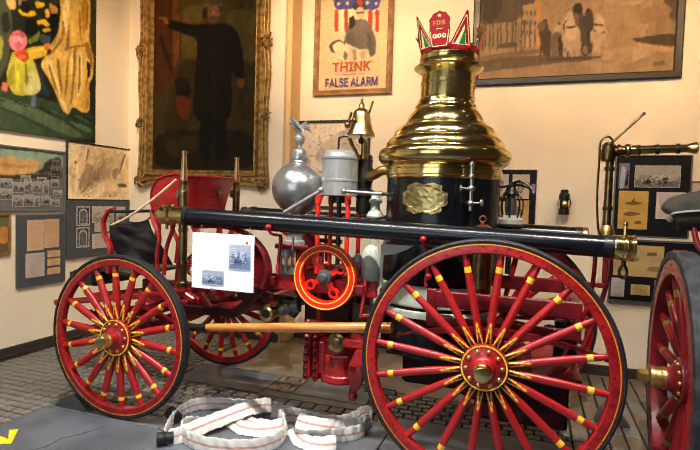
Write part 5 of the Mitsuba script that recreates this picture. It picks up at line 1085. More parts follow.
cap_ = part("copper_lid", lathe([(.072, 1.44), (.075, 1.455), (.068, 1.468), (.052, 1.482), (.03, 1.494), (.014, 1.498), (.010, 1.502), (.012, 1.508), (0, 1.512)], 36, (-.30, .40, 0)), "m_copper", label="small copper lid with a ring")
a = np.linspace(0, 2 * PI, 20)[:-1]
add(cap_ + "__ring", tube(np.c_[-.30 + .019 * np.cos(a), a * 0 + .40, 1.53 + .019 * np.sin(a)], .004, 8, closed=True), "m_copper")
part("copper_pot", lathe([(.066, 1.06), (.069, 1.08)] + [(.067 + .004 * (k % 2), 1.09 + k * .0125) for k in range(20)] + [(.07, 1.345), (.07, 1.36), (.06, 1.44)], 28, (-.30, .39, 0)), "m_brass_dull", smooth=60)
part("lever", cat(rod((-.60, .255, 1.16), (-.615, .20, 1.42), .009), ball((-.615, .20, 1.425), .022), ball((-.60, .255, 1.165), .022), rod((-.60, .255, 1.165), (-.60, .31, 1.165), .012)), "m_red")

# steam outlet from the dome to the valve, valve and regulator
part("steam_elbow", tube(spline([(-.97, .74, 1.86), (-1.06, .74, 1.845), (-1.13, .78, 1.815), (-1.20, .82, 1.80)], 6), [.036] * 19, 16), "m_gold")
part("valve_chest", lathe([(.05, 1.52), (.06, 1.54), (.06, 1.64), (.075, 1.655), (.075, 1.70), (.055, 1.715), (.058, 1.75), (.068, 1.78), (.068, 1.86), (.058, 1.88), (.060, 1.93), (.055, 1.965), (.03, 1.972)], 28, (-1.23, .86, 0)), "m_iron", label="black valve chest")
part("pulley", lathe([(.03, 1.32), (.03, 1.50), (.058, 1.505), (.062, 1.515), (.05, 1.54), (.034, 1.555), (.03, 1.60), (.045, 1.61), (.048, 1.625), (.035, 1.64), (.03, 1.66), (.022, 1.68)], 26, (-1.06, .60, 0)), "m_pale_green")
part("feed_pipe", cat(rod((-1.27, .52, 1.685), (-1.0, .52, 1.672), .013), ball((-1.0, .52, 1.672), .02), rod((-1.0, .52, 1.672), (-.94, .56, 1.672), .013), ball((-1.27, .52, 1.685), .022)), "m_steel")
part("water_vessel", lathe([(.02, 1.03), (.045, 1.045), (.062, 1.09), (.066, 1.16), (.064, 1.25), (.055, 1.31), (.035, 1.345), (.014, 1.355)], 30, (-1.025, .42, -.03)), "m_pale_green", label="pale green upright vessel")

# silver air dome with an eagle
DX = -1.712
air = part("air_dome", lathe([(.05, 1.44), (.06, 1.50)] + [(.203 * math.cos(t), 1.700 + .203 * math.sin(t)) for t in np.linspace(-1.25, 1.22, 30)] + [(.070, 1.900), (.066, 1.91), (.070, 1.916), (.070, 1.94), (.062, 1.947), (.060, 1.98), (.050, 1.998), (.024, 2.012), (.014, 2.03)], 64, (DX, YC, 0)), "m_silver", smooth=35, label="silver spherical air dome")
eagle = [lathe([(.012, 2.02), (.022, 2.035), (.036, 2.06), (.040, 2.08), (.033, 2.10), (.018, 2.115), (.012, 2.125)], 24, (DX, YC, 0))]
bod = spline([(DX - .004, YC, 2.115), (DX - .016, YC, 2.15), (DX - .035, YC, 2.185), (DX - .05, YC, 2.205), (DX - .075, YC, 2.20), (DX - .088, YC, 2.19)], 5)
eagle.append(tube(bod, np.interp(np.linspace(0, 1, len(bod)), [0, .3, .55, .75, .9, 1], [.016, .034, .026, .018, .012, .003]), 12))
for sy in (-1, 1):
    for k in range(5):
        q = k / 4
        root = np.array([DX - .02 + .012 * q, YC + sy * .018, 2.165 - .01 * q])
        tip = root + np.array([.03 + .05 * q + (-.06 if sy < 0 else .02) * (1 - q), sy * (.075 - .02 * q), .055 - .085 * q])
        m = (root + tip) / 2 + [0, sy * .012, .018]
        eagle.append(tube(spline([root, m, tip], 4), [.010, .012, .013, .013, .012, .011, .009, .006, .003], 7, flat=.45))
add(air + "__eagle", cat(*eagle), "m_silver_paint", smooth=50, label="small silver eagle with raised wings")
part("brace_pipe", cat(rod((-1.70, .46, 1.52), (-1.42, .46, 1.685), .014), ball((-1.42, .46, 1.69), .02)), "m_silver_paint")
part("air_pipe", cat(lathe([(.055, 1.20), (.09, 1.215), (.09, 1.245), (.055, 1.26), (.055, 1.40), (.08, 1.41), (.08, 1.445), (.05, 1.46)], 28, (DX, YC, 0))), "m_dark_red")

# steam cylinder with its columns and the bell
CX = -1.376
cyl = part("steam_cylinder", lathe([(.125, 1.65), (.134, 1.655), (.134, 1.755), (.138, 1.758), (.138, 1.772), (.134, 1.776), (.134, 1.915), (.140, 1.92), (.142, 1.935), (.136, 1.945), (.130, 1.952), (.128, 1.962), (.112, 1.980), (.09, 1.988), (.0, 1.99)], 64, (CX, YC, 0)), "m_silver_paint", smooth=32, label="silver steam cylinder")
for x in (CX - .115, CX + .115):
    for y in (YC - .13, YC + .13):
        part("column", cat(rod((x, y, 1.08), (x, y, 1.60), .017, 14), rod((x, y, 1.59), (x, y, 1.655), .024, 14)), "m_bright_red")
        part("column_nut", lathe([(.018, 1.65), (.02, 1.655), (.02, 1.67), (.012, 1.675), (.012, 1.69), (.0, 1.692)], 10, (x, y, 0)), "m_silver_paint")
part("piston_rod", cat(rod((CX, YC, 1.1), (CX, YC, 1.66), .018), lathe([(.05, 1.60), (.055, 1.605), (.055, 1.65), (.04, 1.655)], 20, (CX, YC, 0)), slab((CX, YC, 1.40), (.17, .10, .06), .01)), "m_iron")
part("pump_dome", lathe([(.06, 1.27), (.075, 1.285), (.075, 1.31), (.06, 1.32), (.055, 1.37), (.075, 1.38), (.075, 1.40), (.05, 1.41)], 24, (CX - .28, .55, 0)), "m_silver_paint")
BLX, BLZ = -1.222, 2.09
bell = part("bell", lathe([(.100, BLZ), (.104, BLZ + .006), (.100, BLZ + .022), (.086, BLZ + .05), (.074, BLZ + .085), (.066, BLZ + .13), (.062, BLZ + .165), (.054, BLZ + .185), (.036, BLZ + .20), (.020, BLZ + .206), (.018, BLZ + .215), (.024, BLZ + .222), (.020, BLZ + .235), (.010, BLZ + .25), (.012, BLZ + .27), (.006, BLZ + .285), (0, BLZ + .287)], 48, (BLX, YC, 0)), "m_bell_brass", smooth=38, label="brass bell on a yoke")
add(bell + "__clapper", cat(rod((BLX, YC, BLZ + .05), (BLX + .004, YC, BLZ - .02), .008), ball((BLX + .004, YC, BLZ - .03), .024)), "m_iron")
add(bell + "__yoke", cat(tube(spline([(BLX - .01, YC - .01, 1.93), (BLX - .03, YC - .02, 1.98), (BLX - .055, YC - .04, 2.03), (BLX - .07, YC - .05, 2.075)], 5), .017, 10, flat=.8), rod((BLX + .02, YC + .03, 1.93), (BLX + .02, YC + .03, 2.07), .024, 12)), "m_brass_dull")
part("whistle_lever", tube(spline([(BLX - .075, YC - .06, 2.085), (BLX - .12, YC - .07, 2.085), (BLX - .145, YC - .07, 2.06), (BLX - .145, YC - .07, 1.96)], 5), .008, 8), "m_iron")
add(bell + "__hammer", cat(rod((BLX - .075, YC - .085, 2.17), (BLX - .045, YC - .09, 2.255), .009), ball((BLX - .075, YC - .085, 2.165), .025, sub=1), rod((BLX + .055, YC + .0, 2.25), (BLX + .085, YC, 2.345), .008), ball((BLX - .03, YC - .075, 2.20), .02, sub=1)), "m_brass_dull")

# flywheel
FX, FZ, FY = -1.298, 1.105, .285
fly = part("flywheel", ring([(.165, .0), (.217, -.004), (.221, .0), (.221, .056), (.217, .060), (.165, .056), (.161, .05), (.161, .006)], 96).apply_translation([FX, FY - .03, FZ]), "m_bright_red", label="bright red flywheel rim with yellow lines")
add(fly + "__yellow_line", cat(ring([(.209, -.0042), (.215, -.0056), (.215, -.002), (.209, -.002)], 96), ring([(.173, -.0018), (.179, -.003), (.179, .001), (.173, .001)], 96)).apply_translation([FX, FY - .03, FZ]), "m_bright_yellow", smooth=False)
add(fly + "__hub", lathe([(.05, -.05), (.05, .03), (.046, .04), (.03, .044), (.03, .06), (.022, .068), (0, .07)], 32, (FX, FY, FZ), (0, -1, 0)), "m_dark_metal")
for k in range(4):
    a0 = math.radians(30 + 90 * k)
    c, s_ = math.cos(a0), math.sin(a0)
    arm = [(.03, -.022), (.085, -.016), (.17, -.010), (.17, .010), (.085, .016), (.03, .022)]
    circ = Polygon([(.122 + .036 * math.cos(q), .036 * math.sin(q)) for q in np.linspace(0, 2 * PI, 28)[:-1]])
    hole = Polygon([(.122 + .021 * math.cos(q), .021 * math.sin(q)) for q in np.linspace(0, 2 * PI, 24)[:-1]])
    shp = unary_union([Polygon(arm), circ]).difference(hole)
    m = extrude(shp, .026)
    m = to_frame(m, (FX, FY + .013, FZ), (c, 0, s_), (-s_, 0, c))
    add(fly + "__arm", m, "m_bright_red", smooth=False)
part("crank_shaft", cat(rod((FX, FY, FZ), (FX, 2 * YC - FY, FZ), .026), *[slab((FX, y, FZ - .04), (.09, .035, .17), .012) for y in (YC - .06, YC + .06)]), "m_steel")
for y in (.40, 2 * YC - .40):
    part("crank_bearing", block(FX - .075, FX + .075, y - .03, y + .03, 1.0, 1.17, .02), "m_red")
part("engine_bed", cat(block(-1.72, -1.06, .36, 2 * YC - .36, .985, 1.045, .01), block(-1.52, -1.16, .44, 2 * YC - .44, .66, .985, .02)), "m_deep_red")
part("link_rod", cat(beam((-1.02, .30, 1.10), (-1.04, .28, .86), .02, .03, .004), beam((-1.05, .28, .865), (-.94, .28, .885), .02, .022, .004)), "m_red")
part("valve_rod", cat(rod((-1.66, .34, 1.10), (-1.66, .34, 1.34), .012), rod((-1.58, .36, 1.12), (-1.58, .36, 1.36), .010), slab((-1.62, .35, 1.24), (.12, .04, .05), .008), slab((-1.62, .36, 1.12), (.16, .06, .07), .01)), "m_steel")
part("oil_cup", lathe([(.012, 1.12), (.012, 1.20), (.025, 1.21), (.025, 1.25), (.018, 1.26), (.01, 1.27)], 16, (-1.60, .30, 0)), "m_silver_paint")
part("oil_cup", lathe([(.012, 1.12), (.012, 1.20), (.025, 1.21), (.025, 1.25), (.018, 1.26), (.01, 1.27)], 16, (-1.10, .36, 0)), "m_silver_paint")
for y in (.37, 2 * YC - .37):
    part("slide_bar", beam((-1.72, y, 1.285), (-1.47, y, 1.28), .03, .035, .005), "m_dark_red")

# the pump
PX0, PX1 = -1.49, -1.15
pump = part("pump", cat(slab(((PX0 + PX1) / 2, YC - .03, .50), (PX1 - PX0, .46, .32), .05), lathe([(.14, .33), (.15, .345), (.15, .38), (.142, .39), (.142, .62), (.15, .63), (.15, .66)], 40, ((PX0 + PX1) / 2 + .05, .56, 0)), rod((PX0 + .16, .43, .52), (PX1 - .02, .43, .54), .02), block(PX0 - .03, PX1 + .05, .45, 2 * YC - .45, .655, .70, .012), block(PX0 - .0, PX1 - .02, .40, .60, .735, .775, .012), rod((-1.40, .44, .70), (-1.40, .44, .98), .024), rod((-1.22, .46, .70), (-1.22, .46, .98), .02), block(PX0 - .02, PX0 + .03, .42, 2 * YC - .42, .335, .66, .012), block(PX0 + .05, PX0 + .085, .43, .95, .325, .66, .01)), "m_red", smooth=30, label="bolted red cast pump")
for z in np.linspace(.365, .635, 6):
    add(pump + "__bolt", ball((PX0 + .005, .415, z), .018, (1, .8, 1), 1), "m_deep_red")
    add(pump + "__bolt", ball((PX0 + .068, .425, z), .018, (1, .8, 1), 1), "m_deep_red")
for x in np.linspace(PX0 + .12, PX1, 5):
    add(pump + "__bolt", ball((x, .47, .338), .015, (1, 1, 1), 1), "m_iron")
add(pump + "__brass_cover", lathe([(.06, 0), (.068, .012), (.066, .02), (.045, .035), (.018, .04), (0, .041)], 32, (-1.24, .39, .645), (0, -1, 0)), "m_brass_dull")
add(pump + "__side_knob", rod((-1.30, .44, .52), (-1.30, .37, .525), .018), "m_red")
br = part("suction_bracket", cat(plate_xz([(-1.085, .62), (-1.035, .62), (-1.03, .50), (-1.04, .40), (-1.07, .34), (-1.115, .37), (-1.14, .45), (-1.125, .53)], .33, .40), beam((-1.09, .36, .42), (-1.11, .36, .30), .05, .05, .015), ball((-1.105, .355, .30), .034), block(-1.2, -1.02, .36, .6, .62, .68, .01)), "m_red")
add(br + "__bolt", rod((-1.10, .325, .50), (-1.10, .30, .50), .022), "m_crown_red")
part("discharge_outlet", cat(ring([(.034, 0), (.054, .004), (.060, .015), (.060, .035), (.052, .045), (.034, .045)], 36).apply_translation([-1.765, .33, .80]), rod((-1.765, .37, .80), (-1.70, .6, .81), .045, 20)), "m_brass")
part("outlet_bore", lathe([(.035, 0), (.035, .004), (0, .004)], 24, (-1.765, .348, .80), (0, -1, 0)), "m_iron")
part("outlet_pipe", cat(rod((-2.10, .52, .862), (-1.76, .52, .88), .028), rod((-1.76, .52, .88), (-1.60, .52, .86), .034), rod((-1.66, .46, .835), (-1.58, .46, .80), .045)), "m_iron")
part("outlet_valve", cat(lathe([(.03, -.06), (.045, -.05), (.045, -.02), (.035, -.01), (.05, .02), (.05, .05), (.03, .06)], 20, (-1.60, .42, .85), (1, .1, .25)), ball((-1.67, .42, .82), .04)), "m_dark_metal")
part("brake_rod", cat(beam((-2.12, .35, .97), (-1.72, .35, .93), .03, .04, .006), beam((-2.30, .32, .90), (-2.08, .30, .66), .03, .05, .006), slab((-2.14, .32, .80), (.16, .07, .06), .02), ball((-2.19, .30, .79), .035), ball((-2.11, .30, .80), .03), beam((-2.18, .36, .95), (-2.05, .36, 1.02), .04, .05, .01)), "m_dark_red")

# under the boiler and at the back
part("ash_pan", cat(block(-.80, -.30, YC - .24, YC + .24, .40, .62, .02), block(-.30, .24, .32, 2 * YC - .32, .30, .60, .015), block(-.90, -.25, YC - .30, YC + .30, .60, .64, .01)), "m_deep_red", label="dark red ash pan and coal box")
part("rear_platform", cat(block(.02, .30, .25, 2 * YC - .25, .60, .635, .006)), "m_dark_red")
part("drain_cock", cat(rod((-1.02, .30, .40), (-.80, .32, .38), .014), ball((-.95, .30, .40), .03), lathe([(.02, -.02), (.04, -.015), (.04, .015), (.02, .02)], 18, (-.99, .28, .52), (0, 1, 0)), lathe([(.02, -.02), (.05, -.015), (.05, .015), (.02, .02)], 18, (-.97, .30, .62), (0, 1, 0)), rod((-1.0, .32, .36), (-.98, .32, .66), .016)), "m_dark_metal")
for y in (.30,):
    part("grab_bar", tube(spline([(.338, y, 1.36), (.335, y, 1.22), (.31, y, 1.05), (.22, y, .80), (.12, y, .62)], 6), .012, 10), "m_red")
    part("grab_bar", tube(spline([(.415, y, 1.36), (.41, y, 1.25), (.385, y, 1.10), (.30, y, .82), (.20, y, .62)], 6), .013, 10), "m_red")
part("back_cylinder", cat(lathe([(.05, 0), (.07, .01), (.07, .25), (.05, .26)], 28, (.22, .55, .66)), rod((.22, .55, .92), (.22, .55, 1.0), .02), rod((-.2, .40, .80), (.2, .40, .84), .03), ball((.12, .40, .86), .05)), "m_iron")
for y0, xs in ((.20, (-1.645, -.615)), (2 * YC - .20, (-1.645, -.615))):
    s = -1 if y0 < YC else 1
    for x in xs:
        z = 1.482 + (x + 2.4) * (1.413 - 1.482) / 2.8
        hk = spline([(x, y0 - s * .10, z - .10), (x, y0, z - .088), (x, y0 + s * .05, z - .075), (x, y0 + s * .082, z - .045)], 5)
        part("hose_hook", cat(tube(hk, .010, 8), ball((x, y0 + s * .084, z - .035), .021, sub=1), rod((x, y0 - s * .10, z - .10), (x, y0 - s * .06, 1.10), .012)), "m_red")
gp = part("monitor_post", cat(rod((.497, 1.18, 1.05), (.497, 1.18, 1.385), .018), beam((.25, 1.18, 1.065), (.52, 1.18, 1.065), .04, .035, .008), lathe([(.045, 1.36), (.055, 1.365), (.055, 1.385), (.03, 1.386)], 24, (.497, 1.18, 0))), "m_dark_red")
for x, y in ((-2.467, .325), (-2.51, 2 * YC - .30)):
    part("nozzle_socket", cat(lathe([(.05, .90), (.055, .905), (.055, .925), (.035, .93)], 24, (x, y, 0)), beam((x, y, .90), (x + .12, y, .84), .06, .05, .01), beam((x + .12, y, .84), (x + .14, YC + (.3 if y > YC else -.3), .84), .05, .05, .01)), "m_red")


# ------------------------------------------------------------------ things carried on the engine
def suction_hose(y, x0, x1, z0, z1, label, coupling, group=None):
    t = thing("suction_hose", label, "hose")
    p0, p1 = np.array([x0, y, z0 - .008]), np.array([x1, y, z1 - .004])
    d = (p1 - p0) / np.linalg.norm(p1 - p0)
    L = np.linalg.norm(p1 - p0)
    n = int(L / .0042)
    s = np.linspace(0, L, n)
    r = .0605 + .0008 * np.sin(s * 2 * PI / .017) * np.interp(s / L, [0, .62, .78, 1], [1, 1, .35, .25])
    add(t + "__hose", lathe(np.c_[r, s], 40, p0, d), "m_hose_black", smooth=True)
    add(t + "__end_band", lathe([(.06, -.005), (.068, 0), (.068, .03), (.06, .035)], 40, p0, d), "m_iron")
    add(t + "__end_band", lathe([(.06, -.05), (.063, -.045), (.063, 0), (.06, .005)], 40, p1, d), "m_iron")
    if coupling:
        add(t + "__coupling", lathe([(.05, -.26), (.028, -.26), (.026, -.235), (.030, -.215), (.034, -.213), (.066, -.205), (.072, -.195), (.072, -.15), (.078, -.145), (.078, -.125), (.070, -.12), (.062, -.115), (.062, -.05), (.066, -.045), (.066, -.004)][1:], 44, p0, d), "m_brass", smooth=32)
        for k in range(3):
            a = k * 2 * PI / 3 + .5
            rad = np.array([0, math.cos(a), math.sin(a)])
            add(t + "__coupling_lug", rod(p0 - d * .17 + rad * .07, p0 - d * .17 + rad * .105, .012, 10), "m_brass_dull")
        c = add(t + "__cap", lathe([(.062, 0), (.066, .002), (.068, .01), (.068, .045), (.073, .048), (.074, .062), (.070, .066), (.068, .07), (.068, .090), (.071, .092), (.071, .103), (.060, .108), (.0, .11)], 44, p1, d), "m_brass", smooth=32)
        q = p1 + d * .055
        add(t + "__cap_lug", cat(rod(q + [0, 0, .07], q + [0, 0, .125], .009, 10), ball(q + [0, 0, .13], .014)), "m_brass")
        a = np.linspace(0, 2 * PI, 22)[:-1]
        add(t + "__cap_loop", cat(rod(q - [0, 0, .07], q - [0, 0, .10], .012, 10), tube(np.c_[q[0] + .019 * np.cos(a), a * 0 + q[1], q[2] - .132 + .034 * np.sin(a)], .007, 8, closed=True)), "m_iron")
    else:
        add(t + "__coupling", lathe([(.055, -.10), (.06, -.098), (.062, -.07), (.052, -.065), (.052, -.03), (.062, -.025), (.062, 0)], 40, p0, d), "m_dark_metal")
        add(t + "__cap", lathe([(.062, 0), (.066, .004), (.066, .03), (.05, .04), (0, .042)], 40, p1, d), "m_copper")
    return t


suction_hose(.20, -2.345, .415, 1.482, 1.413, "thick black suction hose with brass ends along the engine's near side", True)
suction_hose(2 * YC - .20, -2.40, .34, 1.482, 1.418, "second black suction hose, mostly hidden along the far side behind the boiler", False)


def playpipe(x, y, z0, zt, label, big):
    t = thing("hose_nozzle", label, "nozzle")
    s = zt - z0
    body = [(.046, 0), (.05, .006), (.05, .035), (.040, .04), (.034, .05), (.032, .07), (.032, .16), (.038, .165), (.040, .18), (.038, .20), (.032, .205), (.031, .42), (.036, .425), (.037, .44), (.033, .445)]
    body += [(.032, s - .34), (.036, s - .335), (.037, s - .30), (.034, s - .295), (.031, s - .25), (.034, s - .245), (.034, s - .225), (.028, s - .22)]
    add(t + "__pipe", lathe(body, 32, (x, y, z0)), "m_brass_dull", smooth=32)
    add(t + "__tip", lathe([(.027, s - .22), (.026, s - .2), (.020, s - .08), (.017, s - .03), (.017, s - .02), (.021, s - .017), (.021, s - .003), (.012, s), (.010, s - .01), (0, s - .01)], 28, (x, y, z0)), "m_bronze", smooth=32)
    add(t + "__stop_knob", cat(rod((x - .03, y - .01, zt - .30), (x - .045, y - .015, zt - .30), .010), lathe([(.010, 0), (.014, .004), (.014, .05), (.009, .06), (0, .062)], 12, (x - .042, y - .015, zt - .36))), "m_brass_dull")


playpipe(-2.467, .325, .93, 1.952, "tall brass hose nozzle upright in front of the driver's seat, nearer of two", True)
playpipe(-2.51, 2 * YC - .30, .93, 1.975, "brass hose nozzle upright beyond the driver's seat, farther of two", False)

# whip, pole
wh = spline([(-3.08, .262, 1.375), (-2.93, .262, 1.44), (-2.73, .262, 1.56), (-2.54, .262, 1.695), (-2.49, .262, 1.735)], 6)
single("cane_rod", tube(wh, np.linspace(.008, .010, len(wh)), 10), "m_rope", "pale cane rod leaning from the dash rail up to the red driver's seat", "rod")
t = thing("wooden_pole", "varnished wooden pole slung low along the engine between front and rear wheels", "pole")
p0, p1 = np.array([-2.16, .16, .697]), np.array([-.80, .16, .842])
d = (p1 - p0) / np.linalg.norm(p1 - p0)
add(t + "__shaft", tube([p0 + (p1 - p0) * q for q in np.linspace(0, 1, 12)], np.interp(np.linspace(0, 1, 12), [0, .05, .6, 1], [.024, .027, .033, .034]), 20), "m_varnished_wood")
add(t + "__ferrule", tube([p0 - d * .16, p0 - d * .155, p0 - d * .02, p0 + d * .03], [.016, .021, .027, .028], 20), "m_iron")

# information card
t = thing("information_card", "white information card with two small photographs, hanging below the black suction hose", "information card")
cw, ch = .485, .385
o = np.array([-2.232, .118, .983])
fr = ((.9995, 0.0, .0), (0.0, 0.03, .9995))
fr = (np.array([1.0, 0, -.0]), np.array([0, 0.0, 1.0]))
L = text_lines(.17, .24, 14, (206, 210, 220), m=.04, top=.04, seed=4)
from shapely import affinity
L = [(affinity.translate(g, .19, .13), c) for g, c in L] + [(affinity.translate(g, .02, .10), (214, 218, 226)) for g, c in text_lines(.16, .25, 14, m=.05, top=.04, seed=6)]
L += [(affinity.translate(g, .06, .345), (150, 156, 168)) for g, c in text_lines(.2, .02, 1, m=.0, seed=2)]
L += [(Polygon([(.468 + .010 * math.cos(a), .338 + .010 * math.sin(a)) for a in np.linspace(0, 2 * PI, 14)[:-1]]), (220, 50, 40))]
print_(t + "__sheet", o, BACK, 0, 0, cw, ch, (240, 243, 247), L, n=.002, soft=0, grain=0, cell=.25)
blue = ((54, 70, 110), (108, 128, 168), (196, 208, 228))
photo_print(t + "__photo", o, BACK, .295, .145, .17, .175, 31, blue, .4, n=.006, label="blue-toned photograph of an engine")
photo_print(t + "__photo", o, BACK, .085, .03, .175, .10, 37, blue, .3, n=.006, label="small blue-toned photograph")
add(t + "__clip", cat(block(-2.06 - .02, -2.06 + .02, .112, .1175, .972, .99, .002), *[rod((x, .125, 1.365), (x, .135, 1.42), .003, 6) for x in (-2.17, -1.79)]), "m_steel")

# deluge gun
MX, MY = .497, 1.18
t = thing("deluge_gun", "tall brass deluge gun with horizontal barrel, before the exhibit boards", "deluge gun")
add(t + "__base", lathe([(.062, 1.387), (.066, 1.392), (.066, 1.408), (.055, 1.415), (.050, 1.43), (.052, 1.45), (.045, 1.47), (.040, 1.49), (.034, 1.5)], 32, (MX, MY, 0)), "m_gold", smooth=32)
add(t + "__upright", lathe([(.032, 1.49), (.030, 1.52), (.026, 1.9), (.028, 1.96), (.03, 1.965)], 24, (MX - .004, MY, 0)), "m_brass_dull")
for z in (1.62, 1.90):
    add(t + "__band", lathe([(.028, z - .014), (.034, z - .012), (.034, z + .012), (.028, z + .014)], 24, (MX - .004, MY, 0)), "m_iron")
hx, hz = .468, 2.03
add(t + "__swivel", cat(lathe([(.03, 1.95), (.046, 1.955), (.05, 1.97), (.05, 2.03), (.044, 2.05), (.046, 2.065), (.03, 2.085), (.012, 2.09)], 28, (hx + .012, MY, 0)), lathe([(.03, .03), (.036, .05), (.045, .06), (.045, .075), (.034, .08), (.034, .10), (.046, .11), (.048, .125), (.04, .135), (.036, .14)], 28, (hx + .012, MY, hz - .005), (1, 0, .04))), "m_brass_dull", smooth=32)
add(t + "__barrel", lathe([(.034, .13), (.036, .16), (.036, .19), (.030, .2), (.028, .48), (.032, .50), (.040, .525), (.042, .538), (.036, .545), (.028, .54), (.02, .48), (0, .48)], 28, (hx + .012, MY, hz - .005), (1, 0, .04)), "m_brass", smooth=32)
bd = np.array([1, 0, .04]) / math.hypot(1, .04)
for q in (.19, .305, .43):
    add(t + "__barrel_band", lathe([(.028, -.012), (.035, -.010), (.035, .010), (.028, .012)], 24, np.array([hx + .012, MY, hz - .005]) + bd * q, bd), "m_iron")
add(t + "__lever", cat(rod((hx + .03, MY, 2.085), (.69, MY, 2.284), .0095, 10), ball((.69, MY, 2.284), .013, sub=1)), "m_brass_dull")
add(t + "__cable", tube(spline([(hx + .035, MY - .02, 2.10), (hx, MY - .03, 2.125), (hx - .045, MY - .03, 2.09), (hx - .048, MY - .03, 1.95), (hx - .05, MY - .03, 1.7), (hx - .035, MY - .03, 1.5), (hx - .02, MY - .03, 1.43)], 6), .008, 8), "m_brass_dull")

# hand lantern on the engine behind the boiler
lx, ly = -.16, .95
t = thing("hand_lantern", "dark hand lantern with wire guard, standing on the engine right of the boiler", "lantern")
add(t + "__base", lathe([(.085, 1.485), (.09, 1.49), (.09, 1.52), (.07, 1.535), (.06, 1.55)], 28, (lx, ly, 0)), "m_clear_glass")
add(t + "__globe", lathe([(.03, 1.55), (.038, 1.58), (.04, 1.62), (.036, 1.66), (.03, 1.69)], 28, (lx, ly, 0)), "m_dark_metal")
wires = []
for k in range(8):
    a = k * PI / 4
    wires.append(tube(spline([(lx + r * math.cos(a), ly + r * math.sin(a), z) for r, z in ((.07, 1.535), (.085, 1.60), (.08, 1.66), (.045, 1.70))], 4), .005, 6))
add(t + "__wire_guard", cat(*wires), "m_iron")
add(t + "__top", lathe([(.05, 1.69), (.058, 1.70), (.04, 1.73), (.03, 1.75), (.034, 1.76), (.012, 1.775)], 24, (lx, ly, 0)), "m_iron")
arms = [tube(spline([(lx - .17, ly - .02, 1.745), (lx - .06, ly - .02, 1.75), (lx + .04, ly - .02, 1.765), (lx + .12, ly - .02, 1.745), (lx + .135, ly - .02, 1.70)], 5), .013, 8, flat=.7), tube(spline([(lx - .02, ly, 1.76), (lx + .05, ly - .05, 1.79), (lx + .10, ly - .06, 1.775), (lx + .14, ly - .07, 1.735)], 5), .010, 8)]
add(t + "__handle", cat(*arms), "m_iron")
part("lantern_bracket", cat(block(lx - .10, lx + .10, ly - .09, ly + .09, 1.470, 1.484, .003), rod((lx, ly, 1.13), (lx, ly, 1.472), .02)), "m_iron")

# wall lantern
t = thing("wall_lantern", "small dark lantern hung on the bare back wall left of the deluge gun", "lantern")
wx, wy = .27, YB - .10
add(t + "__body", cat(lathe([(.045, 1.545), (.05, 1.55), (.05, 1.60), (.045, 1.605)], 20, (wx, wy, 0)), lathe([(.045, 1.69), (.05, 1.695), (.05, 1.74), (.036, 1.76), (.036, 1.785), (.02, 1.79)], 20, (wx, wy, 0)), *[rod((wx + .042 * math.cos(k * PI / 2 + .7), wy + .042 * math.sin(k * PI / 2 + .7), 1.60), (wx + .042 * math.cos(k * PI / 2 + .7), wy + .042 * math.sin(k * PI / 2 + .7), 1.70), .007, 6) for k in range(4)]), "m_iron", smooth=32)
add(t + "__globe", lathe([(.03, 1.605), (.038, 1.63), (.036, 1.67), (.028, 1.69)], 20, (wx, wy, 0)), "m_brass_dull")
add(t + "__lens", lathe([(.026, 0), (.028, .01), (.02, .016), (0, .018)], 18, (wx + .005, wy - .045, 1.645), (0, -1, 0)), "m_gold")
add(t + "__hook", cat(block(wx - .02, wx + .02, wy + .045, YB - .001, 1.60, 1.76, .004), tube(spline([(wx + .045, wy, 1.70), (wx + .06, wy, 1.66), (wx + .045, wy, 1.61)], 5), .006, 6)), "m_iron")

# wheel chocks
def chock(x, y, dirx, L, h, w, mat, label):
    m = extrude([(0, 0), (L, 0), (L * .96, h * .25), (L * .8, h * .7), (L * .62, h), (L * .5, h * .95), (0, .012)] if dirx > 0 else [(0, 0), (0, .012), (-L * .5, h * .95), (-L * .62, h), (-L * .8, h * .7), (-L, 0)], w)
    single("wheel_chock", to_frame(m, (x, y + w, 0), (1, 0, 0), (0, 0, 1)), mat, label, "wheel chock", smooth=False)


chock(-3.36, .005, 1, .30, .115, .10, "m_dark_metal", "grey wheel chock in front of the near front wheel")
chock(.74, 2 * YC - .10, -1, .24, .16, .10, "m_dark_metal", "dark wheel chock behind the far rear wheel")

# canvas fire hose on the floor
t = thing("fire_hose", "flat white canvas fire hose with red stripe, coiled on the floor", "fire hose")


